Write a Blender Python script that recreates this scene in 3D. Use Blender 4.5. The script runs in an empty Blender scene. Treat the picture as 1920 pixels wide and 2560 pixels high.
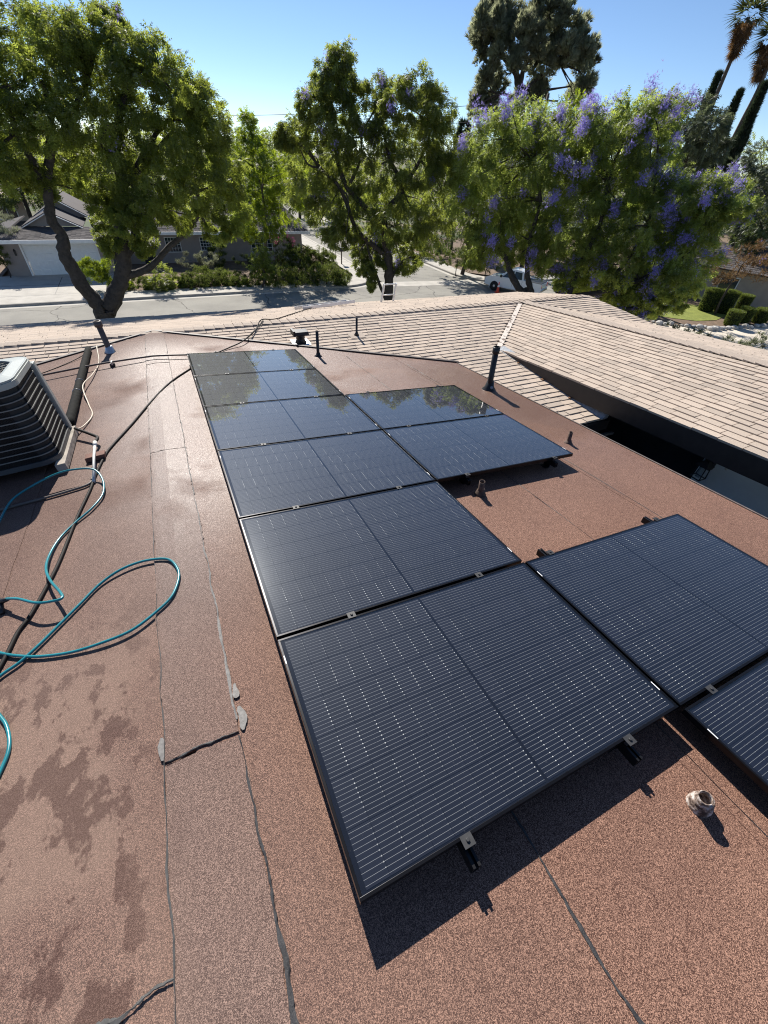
import bpy, bmesh, math, random
import numpy as np
from mathutils import Matrix, Vector

# ------------------------------------------------------------------ camera
# World: X across the solar array, Y along it (towards the street), Z up, street level z = 0.
F = np.array([[0.9023549788, -0.2472195011, 0.3530410889],
              [-0.4279189113, -0.6115711792, 0.6654818541],
              [0.0513896631, -0.7515738228, -0.6576441982]])
CAM = np.array([-0.0851, -0.13625, 8.86]); FPX = 1023.777
scene = bpy.context.scene
cd = bpy.data.cameras.new('camera'); cam = bpy.data.objects.new('camera', cd)
scene.collection.objects.link(cam)
cd.sensor_fit = 'VERTICAL'; cd.sensor_height = 36.0; cd.lens = 36.0 * FPX / 2560.0
cd.clip_start = 0.05; cd.clip_end = 3000
r_, u_, b_ = F[:, 0], -F[:, 1], -F[:, 2]
cam.matrix_world = Matrix(((r_[0], u_[0], b_[0], CAM[0]), (r_[1], u_[1], b_[1], CAM[1]), (r_[2], u_[2], b_[2], CAM[2]), (0, 0, 0, 1)))
scene.camera = cam

# ------------------------------------------------------------------ sky, sun, exposure
SUN_EL, SUN_AZ = math.radians(38.5), math.radians(3.5)
world = bpy.data.worlds.new('World'); scene.world = world; world.use_nodes = True
wn = world.node_tree.nodes; wl = world.node_tree.links
sky = wn.new('ShaderNodeTexSky'); sky.sky_type = 'NISHITA'; sky.sun_disc = False
sky.sun_elevation = SUN_EL; sky.sun_rotation = SUN_AZ
sky.altitude = 3000; sky.air_density = 1.0; sky.dust_density = 0.0; sky.ozone_density = 3.6
wl.new(sky.outputs[0], wn['Background'].inputs[0]); wn['Background'].inputs[1].default_value = 0.084
sd = bpy.data.lights.new('sun', 'SUN'); sd.energy = 5.0; sd.angle = math.radians(0.53); sd.color = (1.0, 0.95, 0.87)
sun = bpy.data.objects.new('sun', sd); scene.collection.objects.link(sun)
sdir = Vector((math.sin(SUN_AZ) * math.cos(SUN_EL), math.cos(SUN_AZ) * math.cos(SUN_EL), math.sin(SUN_EL)))
sun.rotation_euler = sdir.to_track_quat('Z', 'Y').to_euler(); sun.location = (0, 30, 60)
scene.view_settings.view_transform = 'Standard'; scene.view_settings.look = 'None'
scene.view_settings.gamma = 1.0; scene.view_settings.exposure = 0.62
scene.render.engine = 'CYCLES'
scene.cycles.max_bounces = 8; scene.cycles.transparent_max_bounces = 12
scene.cycles.sample_clamp_indirect = 4.0
scene.cycles.filter_width = 1.1
scene.cycles.use_denoising = True
scene.cycles.denoising_prefilter = 'NONE'

# ------------------------------------------------------------------ helpers
rng = random.Random(7); nrg = np.random.default_rng(7)
COL = scene.collection
M3 = np.array([[0.9978454515, 0.0, 0.0656083455], [-0.0057482005, 0.9961545118, 0.0874250928], [-0.0653560494, -0.0876138611, 0.9940082485]])
OFF = np.array([0, 0, 6.97615878])
def RP(x, y, z=0.0):            # roof frame (plane of the solar panels) -> world
    return M3 @ np.array([x, y, z], float) + OFF
MR = Matrix([list(r) for r in M3]).to_4x4()
def roof_z(x):                   # deck surface in the roof frame: ridge at x = -0.45
    return -0.15 if x >= -0.45 else -0.15 + 0.149 * (x + 0.45)
def RS(x, y, dz=0.0): return RP(x, y, roof_z(x) + dz)
def sight(u, v):
    return F @ np.array([(u - 960) / FPX, (v - 1280) / FPX, 1.0])
def atd(u, v, D):                # point at horizontal distance D along a surveyed sight line
    d = sight(u, v); return CAM + d * (D / math.hypot(d[0], d[1]))
def aty(u, v, y): d = sight(u, v); return CAM + d * ((y - CAM[1]) / d[1])
def atx(u, v, x): d = sight(u, v); return CAM + d * ((x - CAM[0]) / d[0])
def atz(u, v, z): d = sight(u, v); return CAM + d * ((z - CAM[2]) / d[2])
def mpp(p): return abs(np.dot(np.asarray(p) - CAM, F[:, 2])) / FPX     # metres per photo pixel at p

def tag(o, label=None, cat=None, group=None, kind=None):
    if label: o['label'] = label
    if cat: o['category'] = cat
    if group: o['group'] = group
    if kind: o['kind'] = kind
    return o
def empty(name, loc, label=None, cat=None, group=None):
    o = bpy.data.objects.new(name, None); COL.objects.link(o); o.location = Vector(loc)
    o.empty_display_size = 0.1
    return tag(o, label, cat, group)
def inst(name, mesh, mat4, parent=None):
    o = bpy.data.objects.new(name, mesh); COL.objects.link(o)
    if parent is not None:
        o.parent = parent; o.matrix_parent_inverse = Matrix.Identity(4)
        o.matrix_basis = parent_world(parent).inverted() @ mat4
    else: o.matrix_basis = mat4
    return o
def parent_world(o):
    m = o.matrix_basis.copy()
    while o.parent: o = o.parent; m = o.matrix_basis @ m
    return m
def frame_of(d):
    d = np.asarray(d, float); d = d / (np.linalg.norm(d) + 1e-12)
    a = np.array([0, 0, 1.0]) if abs(d[2]) < 0.9 else np.array([1.0, 0, 0])
    x = np.cross(a, d); x /= np.linalg.norm(x); return x, np.cross(d, x), d
class MB:
    def __init__(s): s.v = []; s.f = []; s.sm = []
    def add(s, verts, faces, smooth=False):
        n = len(s.v); s.v += [tuple(map(float, p)) for p in verts]
        s.f += [tuple(i + n for i in f) for f in faces]; s.sm += [smooth] * len(faces); return s
    def hexa(s, P):              # 8 points: bottom 4 ccw, top 4 ccw
        return s.add(P, [(3, 2, 1, 0), (4, 5, 6, 7), (0, 1, 5, 4), (1, 2, 6, 5), (2, 3, 7, 6), (3, 0, 4, 7)])
    def box(s, x0, x1, y0, y1, z0, z1, fn=None):
        P = [(x0, y0, z0), (x1, y0, z0), (x1, y1, z0), (x0, y1, z0), (x0, y0, z1), (x1, y0, z1), (x1, y1, z1), (x0, y1, z1)]
        if fn: P = [fn(*p) for p in P]
        return s.hexa(P)
    def bar(s, a, b, w, h, up=(0, 0, 1)):
        a = np.asarray(a, float); b = np.asarray(b, float); d = b - a; d /= np.linalg.norm(d)
        up = np.asarray(up, float); x = np.cross(d, up); x /= np.linalg.norm(x); y = np.cross(x, d)
        c = [(-w / 2, -h / 2), (w / 2, -h / 2), (w / 2, h / 2), (-w / 2, h / 2)]
        return s.hexa([a + x * i + y * j for i, j in c] + [b + x * i + y * j for i, j in c])
    def tube(s, pts, r, n=8, cap=True, smooth=True):
        P = [np.asarray(p, float) for p in pts]; R = r if isinstance(r, (list, tuple, np.ndarray)) else [r] * len(P)
        base = len(s.v); px = None
        for i, p in enumerate(P):
            d = P[min(i + 1, len(P) - 1)] - P[max(i - 1, 0)]
            d = d / (np.linalg.norm(d) + 1e-12)
            if px is None: x, y, _ = frame_of(d)
            else:
                x = px - d * np.dot(px, d); x /= np.linalg.norm(x) + 1e-12; y = np.cross(d, x)
            px = x
            for k in range(n):
                a = 2 * math.pi * k / n; s.v.append(tuple(p + (x * math.cos(a) + y * math.sin(a)) * R[i]))
        for i in range(len(P) - 1):
            for k in range(n):
                k2 = (k + 1) % n; s.f.append((base + i * n + k, base + i * n + k2, base + (i + 1) * n + k2, base + (i + 1) * n + k)); s.sm.append(smooth)
        if cap:
            s.f.append(tuple(base + k for k in range(n))[::-1]); s.sm.append(False)
            s.f.append(tuple(base + (len(P) - 1) * n + k for k in range(n))); s.sm.append(False)
        return s
    def lathe(s, origin, axis, prof, n=16, smooth=True, cap=True):   # prof: (r, h) pairs
        o = np.asarray(origin, float); x, y, d = frame_of(axis)
        base = len(s.v)
        for r, h in prof:
            for k in range(n):
                a = 2 * math.pi * k / n; s.v.append(tuple(o + d * h + (x * math.cos(a) + y * math.sin(a)) * r))
        for i in range(len(prof) - 1):
            for k in range(n):
                k2 = (k + 1) % n; s.f.append((base + i * n + k, base + i * n + k2, base + (i + 1) * n + k2, base + (i + 1) * n + k)); s.sm.append(smooth)
        if cap:
            s.f.append(tuple(base + k for k in range(n))[::-1]); s.sm.append(False)
            s.f.append(tuple(base + (len(prof) - 1) * n + k for k in range(n))); s.sm.append(False)
        return s
    def prism(s, poly, d):       # planar polygon (3d points) extruded by vector d
        n = len(poly); d = np.asarray(d, float); P = [np.asarray(p, float) for p in poly]
        s.add(P + [p + d for p in P], [tuple(range(n))[::-1], tuple(range(n, 2 * n))] + [(i, (i + 1) % n, n + (i + 1) % n, n + i) for i in range(n)]); return s
    def mesh(s, name, mat, origin=(0, 0, 0), bevel=0, fix=True):
        o = np.asarray(origin, float); me = bpy.data.meshes.new(name)
        me.from_pydata([tuple(np.asarray(p) - o) for p in s.v], [], s.f)
        me.polygons.foreach_set('use_smooth', s.sm)
        if fix or bevel:
            bm = bmesh.new(); bm.from_mesh(me)
            if bevel:
                bmesh.ops.bevel(bm, geom=[e for e in bm.edges if len(e.link_faces) == 2 and e.calc_face_angle(0) > 0.6], offset=bevel, segments=2, affect='EDGES', profile=0.6)
            bmesh.ops.recalc_face_normals(bm, faces=bm.faces[:]); bm.to_mesh(me); bm.free()
        if mat: me.materials.append(MAT[mat])
        me.update(); return me
    def build(s, name, mat, parent=None, origin=None, bevel=0, fix=True, **t):
        if parent is not None:
            w = parent_world(parent); me = s.mesh(name, mat, (0, 0, 0), bevel, fix)
            o = bpy.data.objects.new(name, me); COL.objects.link(o); o.parent = parent
            o.matrix_parent_inverse = Matrix.Identity(4); me.transform(w.inverted())
        else:
            if origin is None:
                a = np.array(s.v); origin = (a[:, 0].mean(), a[:, 1].mean(), a[:, 2].min())
            me = s.mesh(name, mat, origin, bevel, fix); o = bpy.data.objects.new(name, me); COL.objects.link(o); o.location = Vector(origin)
        return tag(o, **t)
def bez(pts, n=8):               # Catmull-Rom through points
    P = [np.asarray(p, float) for p in pts]; P = [2 * P[0] - P[1]] + P + [2 * P[-1] - P[-2]]; out = []
    for i in range(1, len(P) - 2):
        for k in range(n):
            t = k / n; a, b, c, d = P[i - 1:i + 3]
            out.append(0.5 * ((2 * b) + (c - a) * t + (2 * a - 5 * b + 4 * c - d) * t * t + (3 * b - a - 3 * c + d) * t ** 3))
    out.append(P[-2]); return out

# ------------------------------------------------------------------ materials
MAT = {}
class NT:
    def __init__(s, name):
        m = bpy.data.materials.new(name); m.use_nodes = True; MAT[name] = m
        s.m = m; s.n = m.node_tree.nodes; s.l = m.node_tree.links; s.b = s.n['Principled BSDF']; s.out = s.n['Material Output']
    def N(s, t, ins=None, **kw):
        x = s.n.new(t)
        for k, v in kw.items(): setattr(x, k, v)
        for k, v in (ins or {}).items():
            if hasattr(v, 'is_output') or isinstance(v, bpy.types.NodeSocket): s.l.new(v, x.inputs[k])
            else: x.inputs[k].default_value = v
        return x
    def pos(s): return s.N('ShaderNodeNewGeometry').outputs['Position']
    def obj(s): return s.N('ShaderNodeTexCoord').outputs['Object']
    def noise(s, scale, detail=3, rough=0.55, vec=None):
        return s.N('ShaderNodeTexNoise', {'Scale': scale, 'Detail': detail, 'Roughness': rough, 'Vector': vec if vec is not None else s.pos()}).outputs['Fac']
    def math(s, op, a, b=0.0, c=0.0, clamp=False):
        x = s.N('ShaderNodeMath', {0: a, 1: b, 2: c}, operation=op); x.use_clamp = clamp; return x.outputs[0]
    def ramp(s, fac, stops):
        x = s.N('ShaderNodeValToRGB', {'Fac': fac}); e = x.color_ramp.elements
        for i, (p, c) in enumerate(stops):
            q = e[i] if i < 2 else e.new(p)
            q.position = p; q.color = tuple(c) + (1,) if len(c) == 3 else c
        return x.outputs['Color']
    def mix(s, fac, a, b, mode='MIX'):
        x = s.N('ShaderNodeMix', data_type='RGBA', blend_type=mode)
        for k, v in ((0, fac), (6, a), (7, b)):
            if isinstance(v, bpy.types.NodeSocket): s.l.new(v, x.inputs[k])
            else: x.inputs[k].default_value = v if k == 0 else (tuple(v) + (1,) if len(v) == 3 else v)
        return x.outputs[2]
    def set(s, **kw):
        for k, v in kw.items():
            k = {'base': 'Base Color', 'rough': 'Roughness', 'metal': 'Metallic', 'spec': 'Specular IOR Level', 'normal': 'Normal', 'coat': 'Coat Weight', 'coatr': 'Coat Roughness'}[k]
            if isinstance(v, bpy.types.NodeSocket): s.l.new(v, s.b.inputs[k])
            else: s.b.inputs[k].default_value = tuple(v) + (1,) if k == 'Base Color' else v
        return s
    def bump(s, h, dist, strength=1.0, prev=None):
        ins = {'Height': h, 'Distance': dist, 'Strength': strength}
        if prev is not None: ins['Normal'] = prev
        return s.N('ShaderNodeBump', ins).outputs[0]
def mul(c, k): return tuple(min(1, x * k) for x in c)
def simple(name, c, rough=0.6, metal=0.0, var=0.25, scale=6.0, bump=0.0, bscale=60, spec=0.5):
    t = NT(name); n = t.noise(scale, 4)
    t.set(base=t.ramp(n, [(0.25, mul(c, 1 - var)), (0.75, mul(c, 1 + var))]), rough=rough, metal=metal, spec=spec)
    if bump: t.set(normal=t.bump(t.noise(bscale, 3), bump))
    return t
def position_sep(t): return t.N('ShaderNodeSeparateXYZ', {0: t.pos()}).outputs

# granule cap sheet (mineral roll roofing), wet in places
def granule(name, dark, light, tone=1.0):
    t = NT(name); p = t.pos()
    vor = t.N('ShaderNodeTexVoronoi', {'Vector': p, 'Scale': 430.0, 'Randomness': 1.0}); cell = t.N('ShaderNodeSeparateXYZ', {0: vor.outputs['Color']}).outputs[0]
    fine = t.noise(620, 2, 0.6, p)
    g = t.math('ADD', t.math('MULTIPLY', cell, 0.55), t.math('MULTIPLY', fine, 0.55))
    col = t.ramp(g, [(0.30, dark), (0.55, mul(tuple((a + b) / 2 for a, b in zip(dark, light)), 0.72)), (0.80, light)])
    big = t.noise(0.9, 4, 0.6, p); med = t.noise(4.0, 4, 0.6, p)
    col = t.mix(t.math('MULTIPLY', med, 0.36), col, mul(dark, 2.6))
    col = t.mix(1.0, col, t.ramp(big, [(0.3, (0.86, 0.84, 0.84)), (0.7, (1.08, 1.06, 1.04))]), 'MULTIPLY')
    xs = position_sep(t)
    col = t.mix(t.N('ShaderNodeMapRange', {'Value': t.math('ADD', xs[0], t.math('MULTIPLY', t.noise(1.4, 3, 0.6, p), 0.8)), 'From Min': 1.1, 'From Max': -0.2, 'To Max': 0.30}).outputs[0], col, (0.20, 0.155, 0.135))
    # damp blotches left by the hose on the near left part of the deck
    reg = t.math('MULTIPLY', t.N('ShaderNodeMapRange', {'Value': xs[0], 'From Min': -0.50, 'From Max': -0.78}).outputs[0], t.N('ShaderNodeMapRange', {'Value': xs[1], 'From Min': 2.2, 'From Max': 1.3}).outputs[0])
    sc = t.N('ShaderNodeVectorMath', {0: p, 1: (1.0, 0.62, 1.0)}, operation='MULTIPLY').outputs[0]
    bl = t.N('ShaderNodeMapRange', {'Value': t.noise(7.5, 4, 0.66, sc), 'From Min': 0.515, 'From Max': 0.56}).outputs[0]
    damp = t.math('MULTIPLY', reg, bl, clamp=True)
    dry = t.math('MULTIPLY', reg, t.N('ShaderNodeMapRange', {'Value': t.noise(1.6, 2, 0.5, p), 'From Min': 0.40, 'From Max': 0.52}).outputs[0], clamp=True)
    col = t.mix(t.math('MULTIPLY', dry, 0.38), col, (0.33, 0.225, 0.17))
    col = t.mix(t.math('MULTIPLY', damp, 0.62), col, mul(dark, 1.6))
    # standing water towards the street end
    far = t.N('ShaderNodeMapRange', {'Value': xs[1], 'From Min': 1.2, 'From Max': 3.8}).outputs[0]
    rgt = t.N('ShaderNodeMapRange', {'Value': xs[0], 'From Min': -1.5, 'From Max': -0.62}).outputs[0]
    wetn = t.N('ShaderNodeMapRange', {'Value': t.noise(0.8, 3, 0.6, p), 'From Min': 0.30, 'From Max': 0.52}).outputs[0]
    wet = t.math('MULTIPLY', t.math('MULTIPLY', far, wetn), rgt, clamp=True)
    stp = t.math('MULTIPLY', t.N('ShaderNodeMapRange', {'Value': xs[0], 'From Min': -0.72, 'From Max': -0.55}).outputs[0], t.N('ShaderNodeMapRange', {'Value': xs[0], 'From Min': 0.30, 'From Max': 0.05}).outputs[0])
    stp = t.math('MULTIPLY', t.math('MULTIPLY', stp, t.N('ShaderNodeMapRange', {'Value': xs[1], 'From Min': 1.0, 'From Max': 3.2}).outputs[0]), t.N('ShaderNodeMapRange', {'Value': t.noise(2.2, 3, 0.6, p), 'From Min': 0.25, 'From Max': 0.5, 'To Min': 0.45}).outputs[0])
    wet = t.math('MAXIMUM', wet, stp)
    # rusty pooled stain by the tall vent pipe
    dx = t.N('ShaderNodeVectorMath', {0: t.N('ShaderNodeVectorMath', {0: p, 1: (1.0, 0.62, 1.0)}, operation='MULTIPLY').outputs[0], 1: tuple(RS(4.15, 4.6) * np.array([1.0, 0.62, 1.0]))}, operation='DISTANCE').outputs['Value']
    pool = t.math('MULTIPLY', t.N('ShaderNodeMapRange', {'Value': t.math('ADD', dx, t.math('MULTIPLY', t.noise(2.5, 3), 0.7)), 'From Min': 1.55, 'From Max': 0.95}).outputs[0], 0.9, clamp=True)
    col = t.mix(t.math('MULTIPLY', pool, 0.95), col, (0.115, 0.042, 0.008))
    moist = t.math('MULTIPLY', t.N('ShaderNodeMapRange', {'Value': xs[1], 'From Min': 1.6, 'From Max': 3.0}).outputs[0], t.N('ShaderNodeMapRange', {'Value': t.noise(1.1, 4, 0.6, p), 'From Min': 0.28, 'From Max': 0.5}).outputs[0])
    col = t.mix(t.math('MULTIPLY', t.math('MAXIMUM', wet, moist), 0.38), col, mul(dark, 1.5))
    wet = t.math('MULTIPLY', wet, t.N('ShaderNodeMapRange', {'Value': xs[1], 'From Min': 8.9, 'From Max': 7.6}).outputs[0])
    wet = t.math('MAXIMUM', wet, pool)
    glit = t.N('ShaderNodeMapRange', {'Value': g, 'From Min': 0.40, 'From Max': 0.72, 'To Min': 0.30, 'To Max': 1.0}).outputs[0]
    rough = t.N('ShaderNodeMapRange', {'Value': wet, 'To Min': 0.75, 'To Max': 0.44}).outputs[0]
    t.set(base=col, rough=rough, spec=t.math('MULTIPLY', t.N('ShaderNodeMapRange', {'Value': wet, 'To Min': 0.5, 'To Max': 1.0}).outputs[0], glit))
    h = t.math('ADD', cell, t.math('MULTIPLY', fine, 0.6))
    t.set(normal=t.bump(h, t.N('ShaderNodeMapRange', {'Value': wet, 'To Min': 0.0022, 'To Max': 0.0009}).outputs[0], 0.9))
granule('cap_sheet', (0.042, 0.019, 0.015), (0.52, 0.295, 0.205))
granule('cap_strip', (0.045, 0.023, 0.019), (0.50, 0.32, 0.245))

def shingle_mat(name, c, var=0.2):
    t = NT(name); p = t.pos(); oi = t.N('ShaderNodeObjectInfo').outputs['Random']
    isl = t.N('ShaderNodeNewGeometry').outputs['Random Per Island']
    rnd = t.math('FRACT', t.math('ADD', oi, isl))
    col = t.ramp(t.noise(160, 2, 0.6, p), [(0.3, mul(c, 0.72)), (0.7, mul(c, 1.22))])
    col = t.mix(1.0, col, t.ramp(rnd, [(0.0, (1 - var,) * 3), (0.5, (1.0, 0.985, 0.97)), (1.0, (1 + var * 0.6, 1 + var * 0.5, 1 + var * 0.4))]), 'MULTIPLY')
    col = t.mix(t.math('MULTIPLY', t.N('ShaderNodeMapRange', {'Value': t.noise(0.7, 4, 0.65, p), 'From Min': 0.5, 'From Max': 0.75}).outputs[0], 0.3), col, mul(c, 0.62))
    t.set(base=col, rough=0.9, spec=0.2, normal=t.bump(t.noise(260, 2, 0.6, p), 0.002))
shingle_mat('shingle', (0.485, 0.405, 0.335), 0.16); shingle_mat('shingle_grey', (0.115, 0.105, 0.105), 0.22)
simple('shingle_cap', (0.40, 0.33, 0.27), 0.9, var=0.25, scale=40, bump=0.002, bscale=220)
simple('underlay', (0.055, 0.045, 0.04), 0.95)
simple('tar', (0.035, 0.034, 0.035), 0.6, var=0.5, scale=40, bump=0.0015, bscale=250)
simple('tar_grey', (0.075, 0.073, 0.07), 0.75, var=0.4, scale=30, bump=0.001, bscale=200)
simple('scuffed_tar', (0.17, 0.16, 0.15), 0.6, var=0.4, scale=60, bump=0.0012, bscale=300)
simple('black_trim', (0.022, 0.017, 0.017), 0.55, var=0.3, scale=9)
simple('brown_trim', (0.05, 0.037, 0.034), 0.6, var=0.3, scale=5)
simple('fascia_white', (0.84, 0.83, 0.80), 0.6, var=0.08)
simple('galv', (0.55, 0.56, 0.58), 0.38, 0.85, var=0.25, scale=14, bump=0.001, bscale=40)
t = NT('valley_metal'); t.set(base=t.mix(t.math('GREATER_THAN', t.noise(7, 3, .6), .56), (0.62, 0.55, 0.48), (0.16, 0.11, 0.085)), rough=0.7)
simple('lead', (0.26, 0.28, 0.31), 0.6, 0.05, var=0.4, scale=18, bump=0.004, bscale=30)
simple('rust_steel', (0.10, 0.065, 0.05), 0.75, 0.2, var=0.6, scale=30, bump=0.002, bscale=70)
simple('black_paint', (0.012, 0.011, 0.012), 0.42, 0, var=0.5, scale=20, bump=0.001, bscale=60)
simple('black_plastic', (0.015, 0.015, 0.016), 0.45, 0, var=0.3, scale=20)
simple('alu', (0.62, 0.63, 0.65), 0.32, 0.9, var=0.12, scale=10)
simple('white_alu', (0.75, 0.75, 0.73), 0.45, 0.1, var=0.12, scale=10)
simple('pvc_white', (0.66, 0.65, 0.61), 0.4, 0, var=0.2, scale=16)
t = NT('mastic'); t.set(base=t.ramp(t.noise(38, 4, 0.65), [(0.40, (0.05, 0.032, 0.024)), (0.52, (0.27, 0.20, 0.16)), (0.66, (0.58, 0.54, 0.50))]), rough=0.85, normal=t.bump(t.noise(60, 3), 0.005))
simple('cream_cable', (0.56, 0.47, 0.36), 0.5, 0, var=0.2, scale=30)
simple('brown_pipe', (0.10, 0.075, 0.065), 0.5, 0.1, var=0.4, scale=14)
simple('grey_brown_pipe', (0.13, 0.105, 0.09), 0.6, 0, var=0.35, scale=12)
simple('foam_black', (0.010, 0.010, 0.009), 0.85, 0, var=0.7, scale=18, bump=0.006, bscale=24, spec=0.12)
simple('hose_teal', (0.015, 0.20, 0.235), 0.28, 0, var=0.18, scale=8)
simple('hose_dark', (0.022, 0.019, 0.017), 0.65, 0, var=0.3, scale=9, spec=0.2)
simple('weathered_wood', (0.34, 0.30, 0.255), 0.85, 0, var=0.4, scale=9, bump=0.004, bscale=34)
simple('red_wood', (0.17, 0.08, 0.058), 0.8, 0, var=0.35, scale=14)
simple('ac_top', (0.34, 0.36, 0.335), 0.42, 0.1, var=0.1, scale=6)
simple('ac_band', (0.17, 0.17, 0.16), 0.5, 0.0, var=0.15)
simple('ac_dark', (0.012, 0.012, 0.013), 0.6, 0.2, var=0.4)
simple('ac_base', (0.055, 0.06, 0.065), 0.5, 0.0, var=0.2)
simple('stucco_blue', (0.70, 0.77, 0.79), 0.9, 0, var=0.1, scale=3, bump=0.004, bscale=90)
simple('stucco_taupe', (0.33, 0.28, 0.25), 0.9, 0, var=0.08, scale=2, bump=0.004, bscale=80)
simple('stucco_tan', (0.46, 0.37, 0.29), 0.9, 0, var=0.1, scale=2)
simple('stucco_cream', (0.40, 0.34, 0.27), 0.9, 0, var=0.1, scale=2)
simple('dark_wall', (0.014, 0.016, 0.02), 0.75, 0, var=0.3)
simple('garage_white', (0.84, 0.84, 0.82), 0.5, 0, var=0.05)
simple('concrete', (0.45, 0.42, 0.37), 0.9, 0, var=0.16, scale=1.4, bump=0.004, bscale=40)
simple('concrete_kerb', (0.34, 0.31, 0.27), 0.9, 0, var=0.2, scale=2.5, bump=0.004, bscale=40)
simple('drive_pale', (0.62, 0.55, 0.45), 0.9, 0, var=0.12, scale=1.5)
simple('soil', (0.17, 0.115, 0.075), 0.95, 0, var=0.4, scale=2.2, bump=0.03, bscale=9)
simple('bark', (0.05, 0.04, 0.034), 0.9, 0, var=0.5, scale=9, bump=0.03, bscale=16)
simple('bark_pale', (0.13, 0.10, 0.08), 0.9, 0, var=0.4, scale=8, bump=0.02, bscale=18)
simple('rock', (0.42, 0.40, 0.37), 0.9, 0, var=0.35, scale=4, bump=0.03, bscale=9)
simple('car_white', (0.78, 0.80, 0.82), 0.22, 0, var=0.03)
MAT['car_white'].node_tree.nodes['Principled BSDF'].inputs['Coat Weight'].default_value = 0.6
simple('tyre', (0.018, 0.018, 0.018), 0.85, 0, var=0.3)
simple('glass_dark', (0.03, 0.045, 0.055), 0.06, 0, var=0.2)
simple('cone_orange', (0.85, 0.075, 0.02), 0.5, 0, var=0.1)
simple('cone_band', (0.8, 0.8, 0.8), 0.4, 0, var=0.05)
simple('pole_grey', (0.22, 0.22, 0.22), 0.5, 0.5, var=0.2)
simple('sign_green', (0.03, 0.18, 0.09), 0.5, 0, var=0.1)
simple('wire', (0.03, 0.03, 0.032), 0.6)
simple('frame_black', (0.016, 0.016, 0.018), 0.28, 0.75, var=0.25, scale=12)
simple('rail_black', (0.014, 0.014, 0.015), 0.42, 0.5, var=0.3, scale=12)
simple('clamp_grey', (0.035, 0.035, 0.037), 0.55, 0.1, var=0.3, scale=40)
simple('backsheet', (0.006, 0.006, 0.008), 0.7, 0, var=0.2, spec=0.03)
simple('sticker', (0.75, 0.75, 0.75), 0.5, 0, var=0.03)
simple('bulb', (0.55, 0.55, 0.52), 0.15, 0, var=0.05)
simple('lichen', (0.20, 0.10, 0.05), 0.95, 0, var=0.5, scale=40)

t = NT('asphalt'); p = t.pos()
c_ = t.ramp(t.noise(38, 3, 0.7, p), [(0.25, (0.24, 0.228, 0.20)), (0.75, (0.36, 0.34, 0.295))])
c_ = t.mix(t.N('ShaderNodeMapRange', {'Value': t.noise(0.35, 4, 0.6, p), 'From Min': 0.4, 'From Max': 0.65, 'To Max': 0.45}).outputs[0], c_, (0.15, 0.142, 0.13))
vor = t.N('ShaderNodeTexVoronoi', {'Vector': t.N('ShaderNodeVectorMath', {0: p, 1: t.N('ShaderNodeTexNoise', {'Vector': p, 'Scale': 0.6, 'Detail': 4.0}).outputs['Color']}, operation='ADD').outputs[0], 'Scale': 0.16}, feature='DISTANCE_TO_EDGE')
c_ = t.mix(t.math('MULTIPLY', t.math('LESS_THAN', vor.outputs['Distance'], 0.0045), 0.7), c_, (0.06, 0.055, 0.05))
t.set(base=c_, rough=0.9, spec=0.25, normal=t.bump(t.noise(120, 2, 0.6, p), 0.004))

t = NT('ground_earth'); p = t.pos()
t.set(base=t.mix(t.N('ShaderNodeMapRange', {'Value': t.noise(0.09, 4, 0.6, p), 'From Min': 0.4, 'From Max': 0.6}).outputs[0], t.ramp(t.noise(1.1, 4), [(0.3, (0.14, 0.10, 0.07)), (0.7, (0.24, 0.19, 0.13))]), (0.05, 0.075, 0.025)), rough=0.95)
t = NT('lawn'); p = t.pos()
t.set(base=t.ramp(t.noise(1.3, 5, 0.7, p), [(0.3, (0.15, 0.18, 0.025)), (0.7, (0.26, 0.29, 0.045))]), rough=0.8, normal=t.bump(t.noise(30, 3), 0.03))

# foliage: thin leaves that let light through
def leafmat(name, c, trans=0.5, tcol=None, var=0.5, gloss=0.08):
    t = NT(name); t.n.remove(t.b)
    tint = t.N('ShaderNodeAttribute', attribute_name='tint').outputs['Fac']
    tc = tcol or (c[0] * 2.0, c[1] * 1.9, c[2] * 0.7)
    d = t.mix(tint, mul(c, 1 - var), mul(c, 1 + var)); tr = t.mix(tint, mul(tc, 1 - var), mul(tc, 1 + var))
    dif = t.N('ShaderNodeBsdfDiffuse', {'Color': d}).outputs[0]; tl = t.N('ShaderNodeBsdfTranslucent', {'Color': tr}).outputs[0]
    gl = t.N('ShaderNodeBsdfGlossy', {'Color': (1, 1, 1, 1), 'Roughness': 0.55}).outputs[0]
    m1 = t.N('ShaderNodeMixShader', {0: trans, 1: dif, 2: tl}).outputs[0]
    fr = t.math('MULTIPLY', t.N('ShaderNodeFresnel', {'IOR': 1.35}).outputs[0], gloss)
    t.l.new(t.N('ShaderNodeMixShader', {0: fr, 1: m1, 2: gl}).outputs[0], t.out.inputs[0])
leafmat('leaf_jacaranda', (0.10, 0.13, 0.04), 0.54, (0.37, 0.43, 0.065))
leafmat('leaf_jacaranda_dark', (0.095, 0.12, 0.042), 0.54, (0.34, 0.39, 0.065))
leafmat('leaf_flowering', (0.12, 0.155, 0.05), 0.55, (0.40, 0.48, 0.09))
leafmat('leaf_bright', (0.10, 0.15, 0.02), 0.55, (0.34, 0.42, 0.03))
leafmat('leaf_dark', (0.06, 0.08, 0.035), 0.42, (0.15, 0.20, 0.05))
leafmat('leaf_blue', (0.08, 0.10, 0.07), 0.4, (0.16, 0.19, 0.09))
leafmat('leaf_pine', (0.15, 0.165, 0.12), 0.55, (0.42, 0.44, 0.26))
leafmat('leaf_cypress', (0.03, 0.045, 0.028), 0.25, (0.07, 0.10, 0.05))
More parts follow.
